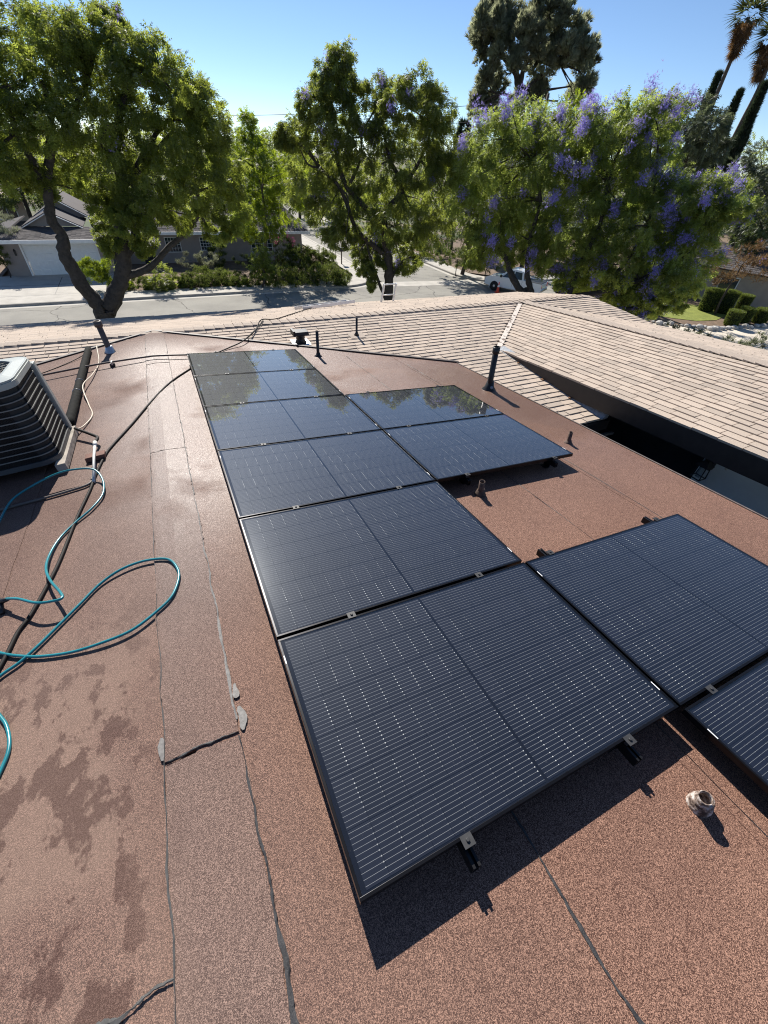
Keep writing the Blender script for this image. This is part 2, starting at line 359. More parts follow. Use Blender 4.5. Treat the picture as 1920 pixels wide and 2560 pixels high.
leafmat('leaf_juniper', (0.085, 0.115, 0.03), 0.4, (0.22, 0.27, 0.05))
leafmat('leaf_box', (0.115, 0.15, 0.035), 0.35, (0.26, 0.32, 0.05))
leafmat('leaf_silver', (0.19, 0.20, 0.15), 0.4, (0.30, 0.32, 0.18))
leafmat('leaf_brown', (0.16, 0.10, 0.055), 0.35, (0.28, 0.17, 0.07))
leafmat('blossom', (0.36, 0.31, 0.74), 0.45, (0.48, 0.41, 0.90), 0.2, 0.1)
leafmat('blossom_pink', (0.36, 0.07, 0.17), 0.45, (0.5, 0.09, 0.25), 0.3, 0.1)
leafmat('palm_green', (0.06, 0.075, 0.03), 0.3, (0.12, 0.14, 0.04))
leafmat('palm_dead', (0.17, 0.10, 0.05), 0.3, (0.26, 0.15, 0.06))

# solar cell: dark silicon with fine bright wires and solder dots, some painted bright as sun glints, in the cell's own coordinates
t = NT('solar_cell'); o = t.N('ShaderNodeSeparateXYZ', {0: t.obj()}).outputs
ph = t.math('ABSOLUTE', t.math('SUBTRACT', t.math('FRACT', t.math('MULTIPLY', t.math('ADD', o[1], 0.0909), 10 / 0.1818)), 0.5))
wire = t.math('LESS_THAN', ph, 0.032)
seg = t.math('ADD', t.math('ABSOLUTE', t.math('SUBTRACT', o[0], 0.0415)), t.math('MULTIPLY', t.math('GREATER_THAN', t.math('ABSOLUTE', o[1]), 0.064), 1.0))
pad = t.math('MULTIPLY', t.math('LESS_THAN', seg, 0.0024), t.math('LESS_THAN', ph, 0.12))
pad = t.math('MULTIPLY', pad, t.N('ShaderNodeMapRange', {'Value': t.noise(1.7, 2, 0.5), 'From Min': 0.42, 'From Max': 0.60, 'To Min': 0.15}).outputs[0])  # noise scatters the painted sun glints over the solder dots
msk = t.math('MAXIMUM', wire, pad)
oi = t.N('ShaderNodeObjectInfo').outputs['Random']
dk = t.mix(oi, (0.0055, 0.0065, 0.012), (0.0085, 0.0095, 0.0165))
t.set(base=t.mix(pad, t.mix(wire, dk, (0.27, 0.27, 0.265)), (0.7, 0.69, 0.64)), rough=0.55, metal=0.0, spec=0.12)

# panel cover glass: clear, mirror-like at grazing angles, with a little dried dust
t = NT('panel_glass'); t.n.remove(t.b)
bf = t.N('ShaderNodeNewGeometry').outputs['Backfacing']; fr = t.N('ShaderNodeFresnel', {'IOR': t.N('ShaderNodeMapRange', {'Value': bf, 'To Min': 1.85, 'To Max': 1 / 1.85}).outputs[0]}).outputs[0]
tr = t.N('ShaderNodeBsdfTransparent', {'Color': (0.93, 0.95, 0.97, 1)}).outputs[0]
g1 = t.N('ShaderNodeBsdfGlossy', {'Color': (1, 1, 1, 1), 'Roughness': 0.004}).outputs[0]
g2 = t.N('ShaderNodeBsdfGlossy', {'Color': (0.9, 0.95, 1, 1), 'Roughness': 0.2}).outputs[0]
spots = t.math('LESS_THAN', t.noise(90, 2), 0.30)
gm = t.N('ShaderNodeMixShader', {0: 0.05, 1: g1, 2: g2}).outputs[0]
m1 = t.N('ShaderNodeMixShader', {0: fr, 1: tr, 2: gm}).outputs[0]
dust = t.math('ADD', 0.004, t.math('MULTIPLY', spots, 0.03))
dd = t.N('ShaderNodeBsdfDiffuse', {'Color': (0.42, 0.43, 0.46, 1)}).outputs[0]
t.l.new(t.N('ShaderNodeMixShader', {0: dust, 1: m1, 2: dd}).outputs[0], t.out.inputs[0])
t = NT('clear_glass'); t.n.remove(t.b)
t.l.new(t.N('ShaderNodeMixShader', {0: t.N('ShaderNodeFresnel', {'IOR': 1.5}).outputs[0], 1: t.N('ShaderNodeBsdfTransparent', {'Color': (0.8, 0.84, 0.86, 1)}).outputs[0], 2: t.N('ShaderNodeBsdfGlossy', {'Roughness': 0.03}).outputs[0]}).outputs[0], t.out.inputs[0])

# ------------------------------------------------------------------ ground, streets, kerbs
MB().add([(-1500, -1500, -0.06), (1500, -1500, -0.06), (1500, 1500, -0.06), (-1500, 1500, -0.06)], [(0, 1, 2, 3)]).build('ground', 'ground_earth', fix=False, origin=(0, 0, -0.06), kind='structure')
def sheet(poly, z): return MB().add([(x, y, z) for x, y in poly], [tuple(range(len(poly)))])
sheet([(-120, 25.8), (120, 25.8), (120, 36.75), (26.85, 36.75), (26.85, 160), (18.25, 160), (18.25, 36.75), (-120, 36.75)], 0.0).build('street', 'asphalt', fix=False, kind='structure')
def arc(cx, cy, r, a0, a1, n=10): return [(cx + r * math.cos(math.radians(a0 + (a1 - a0) * i / n)), cy + r * math.sin(math.radians(a0 + (a1 - a0) * i / n))) for i in range(n + 1)]
lft = [(-120, 36.75)] + arc(14.0, 41.0, 4.25, -90, 0) + [(18.25, 160)]
lin = [(-120, 38.6)] + arc(13.9, 41.2, 2.6, -90, 0) + [(16.5, 160)]
rgt = [(26.85, 160)] + arc(31.4, 39.4, 4.55, 180, 270) + [(120, 34.85)]
rin = [(28.5, 160)] + arc(31.4, 39.4, 2.9, 180, 270) + [(120, 36.5)]
for nm, outer, inner in (('pavement', lft, lin), ('pavement', rgt, rin)):
    m = MB(); n = len(outer)
    V = [(x, y, 0.135) for x, y in outer] + [(x, y, 0.135) for x, y in inner]
    m.add(V, [(i, i + 1, n + i + 1, n + i) for i in range(n - 1)])
    pv = m.build(nm, 'concrete', fix=False, origin=(0, 0, 0), kind='structure')
    k = MB(); C2 = []
    for i, (x, y) in enumerate(outer):
        a = outer[max(0, i - 1)]; b = outer[min(n - 1, i + 1)]; dx, dy = b[0] - a[0], b[1] - a[1]; L = math.hypot(dx, dy); nx, ny = dy / L, -dx / L
        C2.append([(x + nx * 0.16, y + ny * 0.16, 0.004), (x + nx * 0.13, y + ny * 0.13, 0.12), (x + nx * 0.1, y + ny * 0.1, 0.143), (x - nx * 0.02, y - ny * 0.02, 0.143), (x - nx * 0.02, y - ny * 0.02, 0.0)])
    k.add([p for c in C2 for p in c], [(i * 5 + j, i * 5 + j + 1, (i + 1) * 5 + j + 1, (i + 1) * 5 + j) for i in range(n - 1) for j in range(4)])
    k.build('kerb', 'concrete_kerb', fix=False, origin=(0, 0, 0), kind='structure')
    g = MB()
    g.add([(x, y, 0.004) for x, y in [(p[0] + (p2[1] - p0[1]) / (math.hypot(p2[0] - p0[0], p2[1] - p0[1])) * w, p[1] - (p2[0] - p0[0]) / (math.hypot(p2[0] - p0[0], p2[1] - p0[1])) * w) for w in (0.1, 0.62) for p0, p, p2 in [(outer[max(0, i - 1)], outer[i], outer[min(n - 1, i + 1)]) for i in range(n)]]], [(i, i + 1, n + i + 1, n + i) for i in range(n - 1)])
    g.build('gutter_pan', 'concrete', fix=False, origin=(0, 0, 0), kind='structure')
# concrete cross gutter over the mouth of the side street
sheet([(17.6, 36.2), (28.3, 35.0), (28.6, 36.6), (17.9, 37.8)], 0.008).build('cross_gutter', 'concrete', fix=False, kind='structure')
sheet([(19.0, 38.2), (21.4, 38.0), (22.3, 33.4), (19.6, 33.7)], 0.006).build('road_patch', 'asphalt', fix=False, kind='structure')
# garden beds behind the pavements, driveway of the house across
sheet([(-120, 38.6), (-11.2, 38.6), (-11.2, 60), (-120, 60)], 0.10).build('garden_bed', 'soil', fix=False, kind='structure')
sheet([(-3.0, 38.62), (13.5, 38.62), (16.3, 41.5), (16.3, 60), (-3.0, 60)], 0.10).build('garden_bed', 'soil', fix=False, kind='structure')
sheet([(28.6, 60), (28.6, 39.5), (31.5, 36.6), (120, 36.6), (120, 60)], 0.10).build('garden_bed', 'soil', fix=False, kind='structure')
m = MB(); m.hexa([(-11.2, 36.76, 0.0), (-3.0, 36.76, 0.0), (-3.0, 44.9, 0.0), (-11.2, 44.9, 0.0), (-11.2, 36.76, 0.15), (-3.0, 36.76, 0.15), (-3.0, 44.9, 0.16), (-11.2, 44.9, 0.16)])
drv = m.build('driveway', 'concrete', kind='structure')
m = MB()
for y0 in (38.6, 41.6): m.box(-11.2, -3.0, y0, y0 + 0.05, 0.149, 0.158 if y0 > 40 else 0.155)
m.box(-7.1, -7.05, 38.65, 44.9, 0.15, 0.159); m.build('expansion_joint', 'tar', drv)
# neighbour's yard beyond our roof on the right
P = lambda u, v, z=0.0: tuple(atz(u, v, z)[:2])
sheet([P(1330, 830), P(1560, 800), P(1700, 812), P(1800, 822), P(1990, 812), P(2300, 900), P(2100, 1100), P(1400, 1000)], -0.02).build('driveway', 'drive_pale', fix=False, kind='structure')
sheet([P(1380, 720), P(1640, 733), P(1990, 770), P(1990, 806), P(1800, 822), P(1700, 814), P(1560, 800), P(1430, 790)], 0.0).build('garden_bed', 'soil', fix=False, kind='structure')
sheet([P(1400, 725), P(1560, 737), P(1700, 757), P(1800, 775), P(1816, 790), P(1790, 801), P(1740, 803), P(1680, 796), P(1600, 783), P(1480, 770)], 0.03).build('lawn', 'lawn', fix=False, kind='structure')

# ------------------------------------------------------------------ our house
house = empty('house', (2.0, 4.0, 0.0), 'house with tan shingle roof and a red-brown roll roofing deck carrying solar panels', 'house')
e1 = M3[:, 1]                                    # the deck and the wing fall gently towards the street
ZR, YR, SB, SF = 6.05, 9.13, 0.06, 0.20          # main ridge height and place, slopes of its two sides
zb = lambda y: ZR - SB * (YR - y)
zf = lambda y: ZR - SF * (y - YR)
YE = 3.79
E0 = np.array([5.97, 6.64, 5.90]); AW = np.array([2.63, 0, 0.37]); R0 = E0 + AW; AR = np.array([2.63, 0, -0.37])
# roof boards below the shingles
m = MB(); m.add([(-6, YE, zb(YE) - .02), (6.12, YE, zb(YE) - .02), (6.12, 6.64, zb(6.64) - .02), (8.6, YR, ZR - .02), (-6, YR, ZR - .02)], [(0, 1, 2, 3, 4)])
back = m.build('back_roof_slope', 'underlay', house, fix=False)
m = MB(); m.add([(8.6, YR, ZR - .02), (11.08, 6.62, zb(6.62) - .02), (11.08, YR, ZR - .02)], [(0, 1, 2)]); backr = m.build('back_roof_slope', 'underlay', house, fix=False)
m = MB(); m.add([(-6, YR, ZR - .02), (11.08, YR, ZR - .02), (11.08, 12.0, zf(12.0) - .02), (-6, 13.4, zf(13.4) - .02)], [(0, 1, 2, 3)]); front = m.build('front_roof_slope', 'underlay', house, fix=False)
wv = lambda k, t, d=0: E0 + AW * k + e1 * t + np.array([0, 0, d])
m = MB(); m.add([wv(0, 0, -.02), wv(0, -7.5, -.02), wv(1, -7.5, -.02), wv(1, 2.5, -.02)], [(0, 1, 2, 3)]); wing = m.build('wing_roof_slope', 'underlay', house, fix=False)
wr = lambda k, t, d=0: R0 + AR * k + e1 * t + np.array([0, 0, d])
m = MB(); m.add([wr(0, 2.5, -.02), wr(0, -7.5, -.02), wr(1, -7.5, -.02), wr(1, 0, -.02)], [(0, 1, 2, 3)]); wingr = m.build('wing_roof_slope', 'underlay', house, fix=False)

# shingles: thin wedge tabs laid in courses
EXP = 0.14
def tabs(origin, ax, up, n_course, lim, w=0.33, seed=1, half=True):
    """yield (corner point, ax, up, width) for each tab; lim(k_course) -> (lo, hi) along ax"""
    q = random.Random(seed)
    for k in range(n_course):
        for lo, hi in lim(k):
            a = lo - ((k % 2) * w * 0.5 + q.uniform(0, 0.05))
            while a < hi:
                ww = w * q.uniform(0.86, 1.14); x0, x1 = max(a, lo), min(a + ww - 0.009, hi)
                if x1 - x0 > 0.03: yield k, origin + ax * x0 + up * (k * EXP), x1 - x0
                a += ww
def wedge(mb, p, ax, up, nrm, w, q):
    t0 = 0.0155 + q.uniform(-.004, .005); t1 = 0.002; L = EXP + 0.012; j = q.uniform(-.004, .004)
    b = p + up * j
    mb.hexa([b - nrm * .016, b + ax * w - nrm * .016, b + ax * w + up * L - nrm * .016, b + up * L - nrm * .016, b + nrm * t0, b + ax * w + nrm * t0, b + ax * w + up * L + nrm * t1, b + up * L + nrm * t1])
unit = lambda v: np.asarray(v, float) / np.linalg.norm(v)
upB = unit([0, 1, SB]); nB = unit([0, -SB, 1]); upF = unit([0, -1, SF]); nF = unit([0, SF, 1]); axX = np.array([1.0, 0, 0])
def limB(k):
    y = YE + k * EXP; out = []
    xf = -0.44 + (YR - y) * 1.644 if y > 6.07 else 4.45
    xr = 5.97 + (y - 6.64) * 1.056 - 0.05 if y > 6.64 else 6.06
    out.append((xf - 0.5 - 6.0 * 0, xr))
    xl = -0.44 - (YR - y) * 1.76
    if y > 6.0: out.append((-4.2, min(xl + 0.5, xf - 0.5)) if xl > -4.2 else (-4.2, -4.1))
    return out
q = random.Random(3); mb = MB()
for k, p, w in tabs(np.array([0, YE, zb(YE)]), axX, upB, int((YR - YE) / EXP), limB, seed=11): wedge(mb, p, axX, upB, nB, w, q)
mb.build('shingle_field', 'shingle', back, fix=False, kind='stuff')
mb = MB()
for k, p, w in tabs(np.array([0, 6.62, zb(6.62)]), axX, upB, 18, lambda k: [(8.6 + (YR - 6.62 - k * EXP) * 0.985 + .03, 11.1)], seed=12): wedge(mb, p, axX, upB, nB, w, q)
mb.build('shingle_field', 'shingle', backr, fix=False, kind='stuff')
mb = MB()
for k, p, w in tabs(np.array([0, 13.35, zf(13.35)]), axX, upF, int(4.22 / EXP), lambda k: [(-4.6 if k < 40 else 0, 11.1 if k > 9 else 11.1 - (9 - k) * 1.7)], seed=13): wedge(mb, p, axX, upF, nF, w, q)
mb.build('shingle_field', 'shingle', front, fix=False, kind='stuff')
LW = np.linalg.norm(AW); upW = AW / LW; nW = unit(np.cross(upW, e1)); nW = nW * np.sign(nW[2])
T = list(tabs(E0 - upW * 0.03, e1, upW, int(LW / EXP), lambda k: [(-7.2, k * EXP / LW * 2.5 - .03)], seed=14))
T.sort(key=lambda a: np.linalg.norm(a[1] + e1 * 0.16 - np.array([6.2, 2.6, 6.1])))
variants = []
for i in range(6):
    qv = random.Random(i); mv = MB(); wedge(mv, np.zeros(3), np.array([1.0, 0, 0]), np.array([0, 1.0, 0]), np.array([0, 0, 1.0]), 1.0, qv)
    variants.append(mv.mesh('shingle', 'shingle'))
bas = np.column_stack([e1, -upW * -1, nW]); mb = MB()
inframe = lambda p: (lambda c: c[2] > 0 and abs(FPX * c[0] / c[2]) < 990)(F.T @ (p - CAM))
cnt = 0
for k, p, w in T:
    if cnt < 290 and inframe(p + e1 * w / 2):
        mm = Matrix([[bas[r][0] * w, bas[r][1], bas[r][2], p[r]] for r in range(3)] + [[0, 0, 0, 1]])
        inst('shingle', variants[cnt % 6], mm, wing); cnt += 1
    else: wedge(mb, p, e1, upW, nW, w, q)
mb.build('shingle_field', 'shingle', wing, fix=False, kind='stuff')
upR = -unit(AR); nR = unit(np.cross(upR, e1)); nR *= np.sign(nR[2]); mb = MB()
for k, p, w in tabs(wr(1, 0) + unit(AR) * 0.03, e1, upR, int(LW / EXP), lambda k: [(-7.2, k * EXP / LW * 2.5 - .03)], seed=15): wedge(mb, p, e1, upR, nR, w, q)
mb.build('shingle_field', 'shingle', wingr, fix=False, kind='stuff')
# ridge caps
def capmesh(s1, s2):
    mv = MB(); L = 0.27; P0 = []
    for y, h in ((0, 0.038), (L, 0.016)):
        for x, z in ((-.15, -.15 * s1), (0, 0), (.15, -.15 * s2)): P0.append((x, y, z + h))
        for x, z in ((-.15, -.15 * s1 - .012), (0, -.012), (.15, -.15 * s2 - .012)): P0.append((x, y, z + h))
    mv.add(P0, [(0, 1, 7, 6), (1, 2, 8, 7), (3, 9, 10, 4), (4, 10, 11, 5), (0, 3, 4, 1), (1, 4, 5, 2), (6, 7, 10, 9), (7, 8, 11, 10), (0, 6, 9, 3), (2, 5, 11, 8)])
    return mv.mesh('ridge_cap', 'shingle_cap')
cm = capmesh(SF, SB)
for i in range(78):
    x = -3.9 + i * 0.19 + rng.uniform(-.01, .01)
    a = rng.uniform(-.012, .012)
    R3 = Matrix(((math.cos(a) * 0, 1, 0, x), (-1, 0, 0, YR), (0, 0, 1, ZR), (0, 0, 0, 1)))
    inst('ridge_cap', cm, R3 @ Matrix.Rotation(a, 4, 'Z'), house)
cm2 = capmesh(.14, .14)
for i in range(48):
    p = R0 + e1 * (2.3 - i * 0.19); xa, d = np.array([1.0, 0, 0]), -e1
    z = np.cross(d, xa) * -1; z = np.cross(xa, e1); xv = xa
    R3 = Matrix([[-xv[r], -e1[r], z[r], p[r]] for r in range(3)] + [[0, 0, 0, 1]])
    inst('ridge_cap', cm2, R3 @ Matrix.Rotation(rng.uniform(-.015, .015), 4, 'Z'), house)
# valley metal, wall and gutter flashing between the two roofs, fascias
m = MB(); a = np.array([5.93, 6.62, zb(6.6) + .028]); b = np.array([8.5, 9.05, ZR + .012]); d = unit(b - a); s_ = unit(np.cross(d, [0, 0, 1]))
m.add([a - s_ * .055, a + s_ * .055, b + s_ * .05, b - s_ * .05, a - s_ * .055 - [0, 0, .02], a + s_ * .055 - [0, 0, .02], b + s_ * .05 - [0, 0, .02], b - s_ * .05 - [0, 0, .02]], [(0, 1, 2, 3), (4, 7, 6, 5), (0, 4, 5, 1), (3, 2, 6, 7), (0, 3, 7, 4), (1, 5, 6, 2)])
m.build('valley_flashing', 'valley_metal', house)
m = MB(); m.hexa([(6.10, 6.7, 5.80), (6.18, 6.7, 5.80), (6.18, YE + .1, 5.55), (6.10, YE + .1, 5.55), (6.10, 6.7, 5.90), (6.18, 6.7, 5.9), (6.18, YE + .1, 6.14), (6.10, YE + .1, 6.14)]); m.build('wing_wall', 'brown_trim', house)
m = MB()
m.hexa([(5.93, 6.62, zb(6.62) + .013), (6.06, 6.62, zb(6.62) + .013), (6.06, YE - .03, zb(YE) + .013), (5.93, YE - .03, zb(YE) + .013), (6.0, 6.62, zb(6.62) + .05), (6.07, 6.62, zb(6.62) + .07), (6.07, YE - .03, zb(YE) + .13), (6.0, YE - .03, zb(YE) + .075)])
m.build('gutter_flashing', 'lead', house)
for i in range(7):
    p = np.array([5.92, 6.3 - i * 0.36, 0]); p[2] = zb(p[1]) + .016
    if rng.random() < .6: MB().lathe(p, nB, [(.02 + rng.random() * .03, 0), (.03, .008), (.005, .014)], 7).build('leaf_litter', 'lichen', house)
m = MB(); m.hexa([wv(0, .02, -.30) + [-.03, 0, 0], wv(0, .02, -.30) + [.015, 0, 0], wv(0, -7.4, -.30) + [.015, 0, 0], wv(0, -7.4, -.30) + [-.03, 0, 0], wv(0, .02, -.022) + [-.03, 0, 0], wv(0, .02, -.022) + [.015, 0, 0], wv(0, -7.4, -.022) + [.015, 0, 0], wv(0, -7.4, -.022) + [-.03, 0, 0]])
m.build('wing_fascia', 'black_trim', house)
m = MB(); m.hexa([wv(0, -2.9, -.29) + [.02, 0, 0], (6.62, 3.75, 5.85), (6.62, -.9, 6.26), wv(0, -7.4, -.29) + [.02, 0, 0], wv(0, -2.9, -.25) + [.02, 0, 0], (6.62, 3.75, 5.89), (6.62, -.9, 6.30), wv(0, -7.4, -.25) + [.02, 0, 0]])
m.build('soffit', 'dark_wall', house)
m = MB().box(4.2, 6.14, YE - .035, YE - .004, zb(YE) - .2, zb(YE) - .03); m.build('eave_fascia', 'black_trim', house)
m = MB().box(4.2, 6.3, YE - .10, YE - .05, zb(YE) - .30, zb(YE) - .26); m.build('gutter_lip', 'galv', house)
yb = atx(1722, 1203, 6.6)[1]
MB().box(6.6, 6.8, -4, yb, 0, 6.32).build('wall', 'stucco_blue', house)
MB().box(6.7, 6.85, yb, 4.2, 0, 6.2).build('wall', 'dark_wall', house)  # near-black wall colour stands in for the shade of the recess
MB().box(3.9, 6.7, 4.2, 4.35, 0, 5.6).build('wall', 'dark_wall', house)  # shade below the main eave painted in as near-black wall colour
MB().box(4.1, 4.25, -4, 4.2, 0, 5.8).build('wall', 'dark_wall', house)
MB().box(6.66, 6.70, yb - .02, yb + .05, 4.4, 5.2).build('door_frame', 'fascia_white', house)
MB().box(-8, 11, 4.3, 4.5, 0, 5.5).build('wall', 'stucco_blue', house)
MB().box(-8, 10.8, 11.2, 11.4, 0, 5.4).build('wall', 'stucco_blue', house)
MB().box(-5, 4.0, -5, -4.8, 0, 6.9).build('wall', 'stucco_blue', house)
MB().box(10.5, 10.7, -4, 11.2, 0, 5.5).build('wall', 'stucco_blue', house)
# low-slope deck: board slab and strips of roll roofing
XC = RS(4.62, 6.1)
yend = lambda x: 9.2 - (x + .44) * 0.612 if x > -.44 else 9.2 + (x + .44) * 0.583
XL, XRG, YN = -5.2, 4.53, -3.6
m = MB()
for xa, xb in ((XL, -.45), (-.45, XRG)):
    top = [RS(xa, YN, -.012), RS(xb, YN, -.012), RS(xb, yend(xb), -.012), RS(xa, yend(xa), -.012)]
    m.hexa([p - np.array([0, 0, .16]) for p in top] + top)
m.build('roof_deck', 'black_trim', house, fix=False)
def strip(xa, xb, lift, seed, mat='cap_sheet', y0=YN, y1=None, rag=.006):
    qs = random.Random(seed); mb = MB(); n = 110; L = []
    ph = [qs.uniform(0, 6) for _ in range(4)]
    for i in range(n + 1):
        row = []
        for x, e in ((xa, 0), (max(xa, min(xb, -.45)) if xa < -.45 < xb else (xa + xb) / 2, None), (xb, 1)):
            ye = (y1 if y1 is not None else yend(x)); y = y0 + (ye - y0) * i / n
            d = 0 if e is None else rag * (math.sin(y * 5.1 + ph[e]) * .5 + math.sin(y * 13 + ph[e + 1]) * .35 + qs.uniform(-.6, .6))
            row.append(RS(x + d, y, lift))
        L.append(row)
    V = []
    for row in L:
        V += [row[0] - M3[:, 2] * (lift + .010), row[0], row[1], row[2], row[2] - M3[:, 2] * (lift + .010)]
    mb.add(V, [(i * 5 + j, i * 5 + j + 1, (i + 1) * 5 + j + 1, (i + 1) * 5 + j) for i in range(n) for j in range(4)])
    k = n * 5; mb.add([V[0], V[1], V[2], V[3], V[4]], [(4, 3, 2, 1, 0)]); mb.add(V[k:k + 5], [(0, 1, 2, 3, 4)])
    return mb.build('roofing_sheet', mat, house, fix=False)
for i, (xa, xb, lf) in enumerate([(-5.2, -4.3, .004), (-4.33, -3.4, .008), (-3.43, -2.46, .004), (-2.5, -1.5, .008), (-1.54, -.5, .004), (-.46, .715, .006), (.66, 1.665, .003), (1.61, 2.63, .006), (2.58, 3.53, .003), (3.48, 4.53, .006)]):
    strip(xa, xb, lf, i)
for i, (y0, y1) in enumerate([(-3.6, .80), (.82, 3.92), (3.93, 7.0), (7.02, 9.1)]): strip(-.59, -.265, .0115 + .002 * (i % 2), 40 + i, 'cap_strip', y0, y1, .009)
# sealant bleeding from the laps
def bead(pts, ws, mat='tar', lift=.016, n=8):
    P = bez([RS(x, y, lift) for x, y in pts], n); Wd = np.interp(np.linspace(0, 1, len(P)), np.linspace(0, 1, len(ws)), ws); mb = MB(); V = []
    def walk(k): a = np.array([rng.uniform(-1, 1) for _ in range(len(P))]); return np.convolve(np.pad(a, k, mode='edge'), np.ones(2 * k + 1) / (2 * k + 1), 'valid') * k ** .5 * 1.3
    wa, wb, wc = walk(3), walk(3), walk(9)
    for i, p in enumerate(P):
        d = unit(P[min(i + 1, len(P) - 1)] - P[max(0, i - 1)]); s = unit(np.cross(d, M3[:, 2])); w = Wd[i]; o = s * wc[i] * .5 * w
        V += [p - s * w * max(.12, .5 + .45 * wa[i]) + o - M3[:, 2] * .0022, p + o, p + s * w * max(.12, .5 + .45 * wb[i]) + o - M3[:, 2] * .0022]
    mb.add(V, [(i * 3 + j, i * 3 + j + 1, (i + 1) * 3 + j + 1, (i + 1) * 3 + j) for i in range(len(P) - 1) for j in range(2)])
    return mb.build('sealant_bead', mat, house, fix=False)
jit = lambda a: rng.uniform(-a, a)
bead([(-.588 + jit(.006), y) for y in np.arange(1.9, -1.6, -.12)], [.003, .004, .005, .007, .010, .014, .015], 'tar_grey')
bead([(-.590 + jit(.004), y) for y in np.arange(8.9, 1.9, -.2)], [.004, .003, .004], 'scuffed_tar')
bead([(-.262 + jit(.006), y) for y in np.arange(.80, -1.6, -.1)], [.007, .011, .014, .018, .021, .019])
bead([(-.266 + jit(.005), y) for y in np.arange(8.2, .8, -.12)], [.005, .004, .006, .008, .011], 'scuffed_tar')
bead([(-.58 + i * .0315, .815 + jit(.006)) for i in range(11)], [.006, .009, .006])
bead([(-.59 + i * .033, 3.925 + jit(.006)) for i in range(11)], [.005, .006], 'tar')
bead([(-.585 - i * .04, .114 + jit(.004)) for i in range(12)], [.008, .015, .020], 'tar_grey')
bead([(.712 + jit(.006), y) for y in np.arange(.1, -1.8, -.1)], [.006, .012, .012, .014], lift=.012)
for x, ya, yb2 in ((1.665, 6.9, -3), (2.63, 6.9, -2), (3.53, 6.2, -1)): bead([(x + jit(.004), y) for y in np.arange(ya, yb2, -.25)], [.007, .006], lift=.011)
for cx, cy, rx, ry in ((-.248, 1.03, .014, .045), (-.243, .88, .018, .062), (-.596, .885, .013, .055)):
    ph = rng.uniform(0, 6); pts = [(cx + rx * (1 + .28 * math.sin(3 * a + ph) + rng.uniform(-.15, .15)) * math.cos(a), cy + ry * (1 + rng.uniform(-.12, .12)) * math.sin(a)) for a in np.linspace(0, 2 * math.pi, 17)[:-1]]
    m = MB(); m.prism([RS(x, y, .0145) for x, y in pts], M3[:, 2] * .0022); m.build('bare_patch', 'scuffed_tar', house)
# black metal edging where the deck meets the shingles, and drip edge on the right
for pa, pb in (((-.44, 9.2), (4.58, yend(4.58))), ((-.44, 9.2), (-4.5, yend(-4.5)))):
    a, b = RS(*pa, .005), RS(*pb, .005); MB().bar(a, b, .05, .055).build('edge_trim', 'brown_trim', house)
MB().bar(RS(4.535, 6.12, .0), RS(4.535, -3.6, .0), .02, .03).build('drip_edge', 'grey_brown_pipe', house)

# ------------------------------------------------------------------ solar array
def onroof(u, v, dz=0.0):        # sight line to the deck surface raised by dz
    d = M3.T @ sight(u, v); c = M3.T @ (CAM - OFF)
    t = (-.15 + dz - c[2]) / d[2]; X = c + t * d
    if X[0] < -.45:
        n = np.array([-.149, 0, 1]); t = (-.15 + .149 * .45 + dz - n @ c) / (n @ d); X = c + t * d
    return M3 @ X + OFF
def local(mb, name, mat, parent, bevel=0, mesh=None, **t):
    me = mesh or mb.mesh(name, mat, (0, 0, 0), bevel); o = bpy.data.objects.new(name, me); COL.objects.link(o)
    o.parent = parent; o.matrix_parent_inverse = Matrix.Identity(4); return tag(o, **t)
def rempty(name, x, y, z, label, cat, group=None):
    o = bpy.data.objects.new(name, None); COL.objects.link(o); o.empty_display_size = .1
    o.matrix_basis = Matrix.Translation(Vector(RP(x, y, z))) @ MR; return tag(o, label, cat, group)
PW, PH, GX, GY = 1.722, 1.142, 1.737, 1.16175
fm = MB()
lip = .012
for a in ((0, PW, 0, lip), (0, PW, PH - lip, PH), (0, lip, lip, PH - lip), (PW - lip, PW, lip, PH - lip)): fm.box(a[0], a[1], a[2], a[3], -.035, 0)
frame_me = fm.mesh('frame', 'frame_black', bevel=.0012)
glass_me = MB().box(lip, PW - lip, lip, PH - lip, -.0045, -.0012).mesh('cover_glass', 'panel_glass')
glass_me = MB().add([(lip, lip, -.0012), (PW - lip, lip, -.0012), (PW - lip, PH - lip, -.0012), (lip, PH - lip, -.0012)], [(0, 1, 2, 3)]).mesh('cover_glass', 'panel_glass', fix=False)
bs_me = MB().box(lip, PW - lip, lip, PH - lip, -.012, -.0075).mesh('backsheet', 'backsheet')
cell_me = MB().box(-.0450, .0450, -.0909, .0909, -.0015, 0).mesh('cell', 'solar_cell')
st_me = MB().box(0, .006, 0, .05, .0002, .0008).mesh('label_sticker', 'sticker')
JB = MB().box(.82, .90, .9, 1.0, -.035, -.0125).mesh('junction_box', 'black_plastic')
labels = {(0, 5): 'solar panel at the street end of the long row of six', (0, 4): 'second solar panel from the street end of the long row',
          (0, 3): 'third solar panel from the street end of the long row', (0, 2): 'fourth solar panel from the street end of the long row',
          (0, 1): 'fifth solar panel from the street end, its edge glinting in sun', (0, 0): 'solar panel at the end of the long row away from the street',
          (1, 3): 'solar panel of the inner pair lying beside the tall black vent pipe', (1, 2): 'solar panel of the inner pair whose free corner meets a short pipe',
          (1, 0): 'solar panel with two rail ends sticking out towards a short rusty pipe', (1, -1): 'solar panel beside the squat pipe coated with pale mastic'}
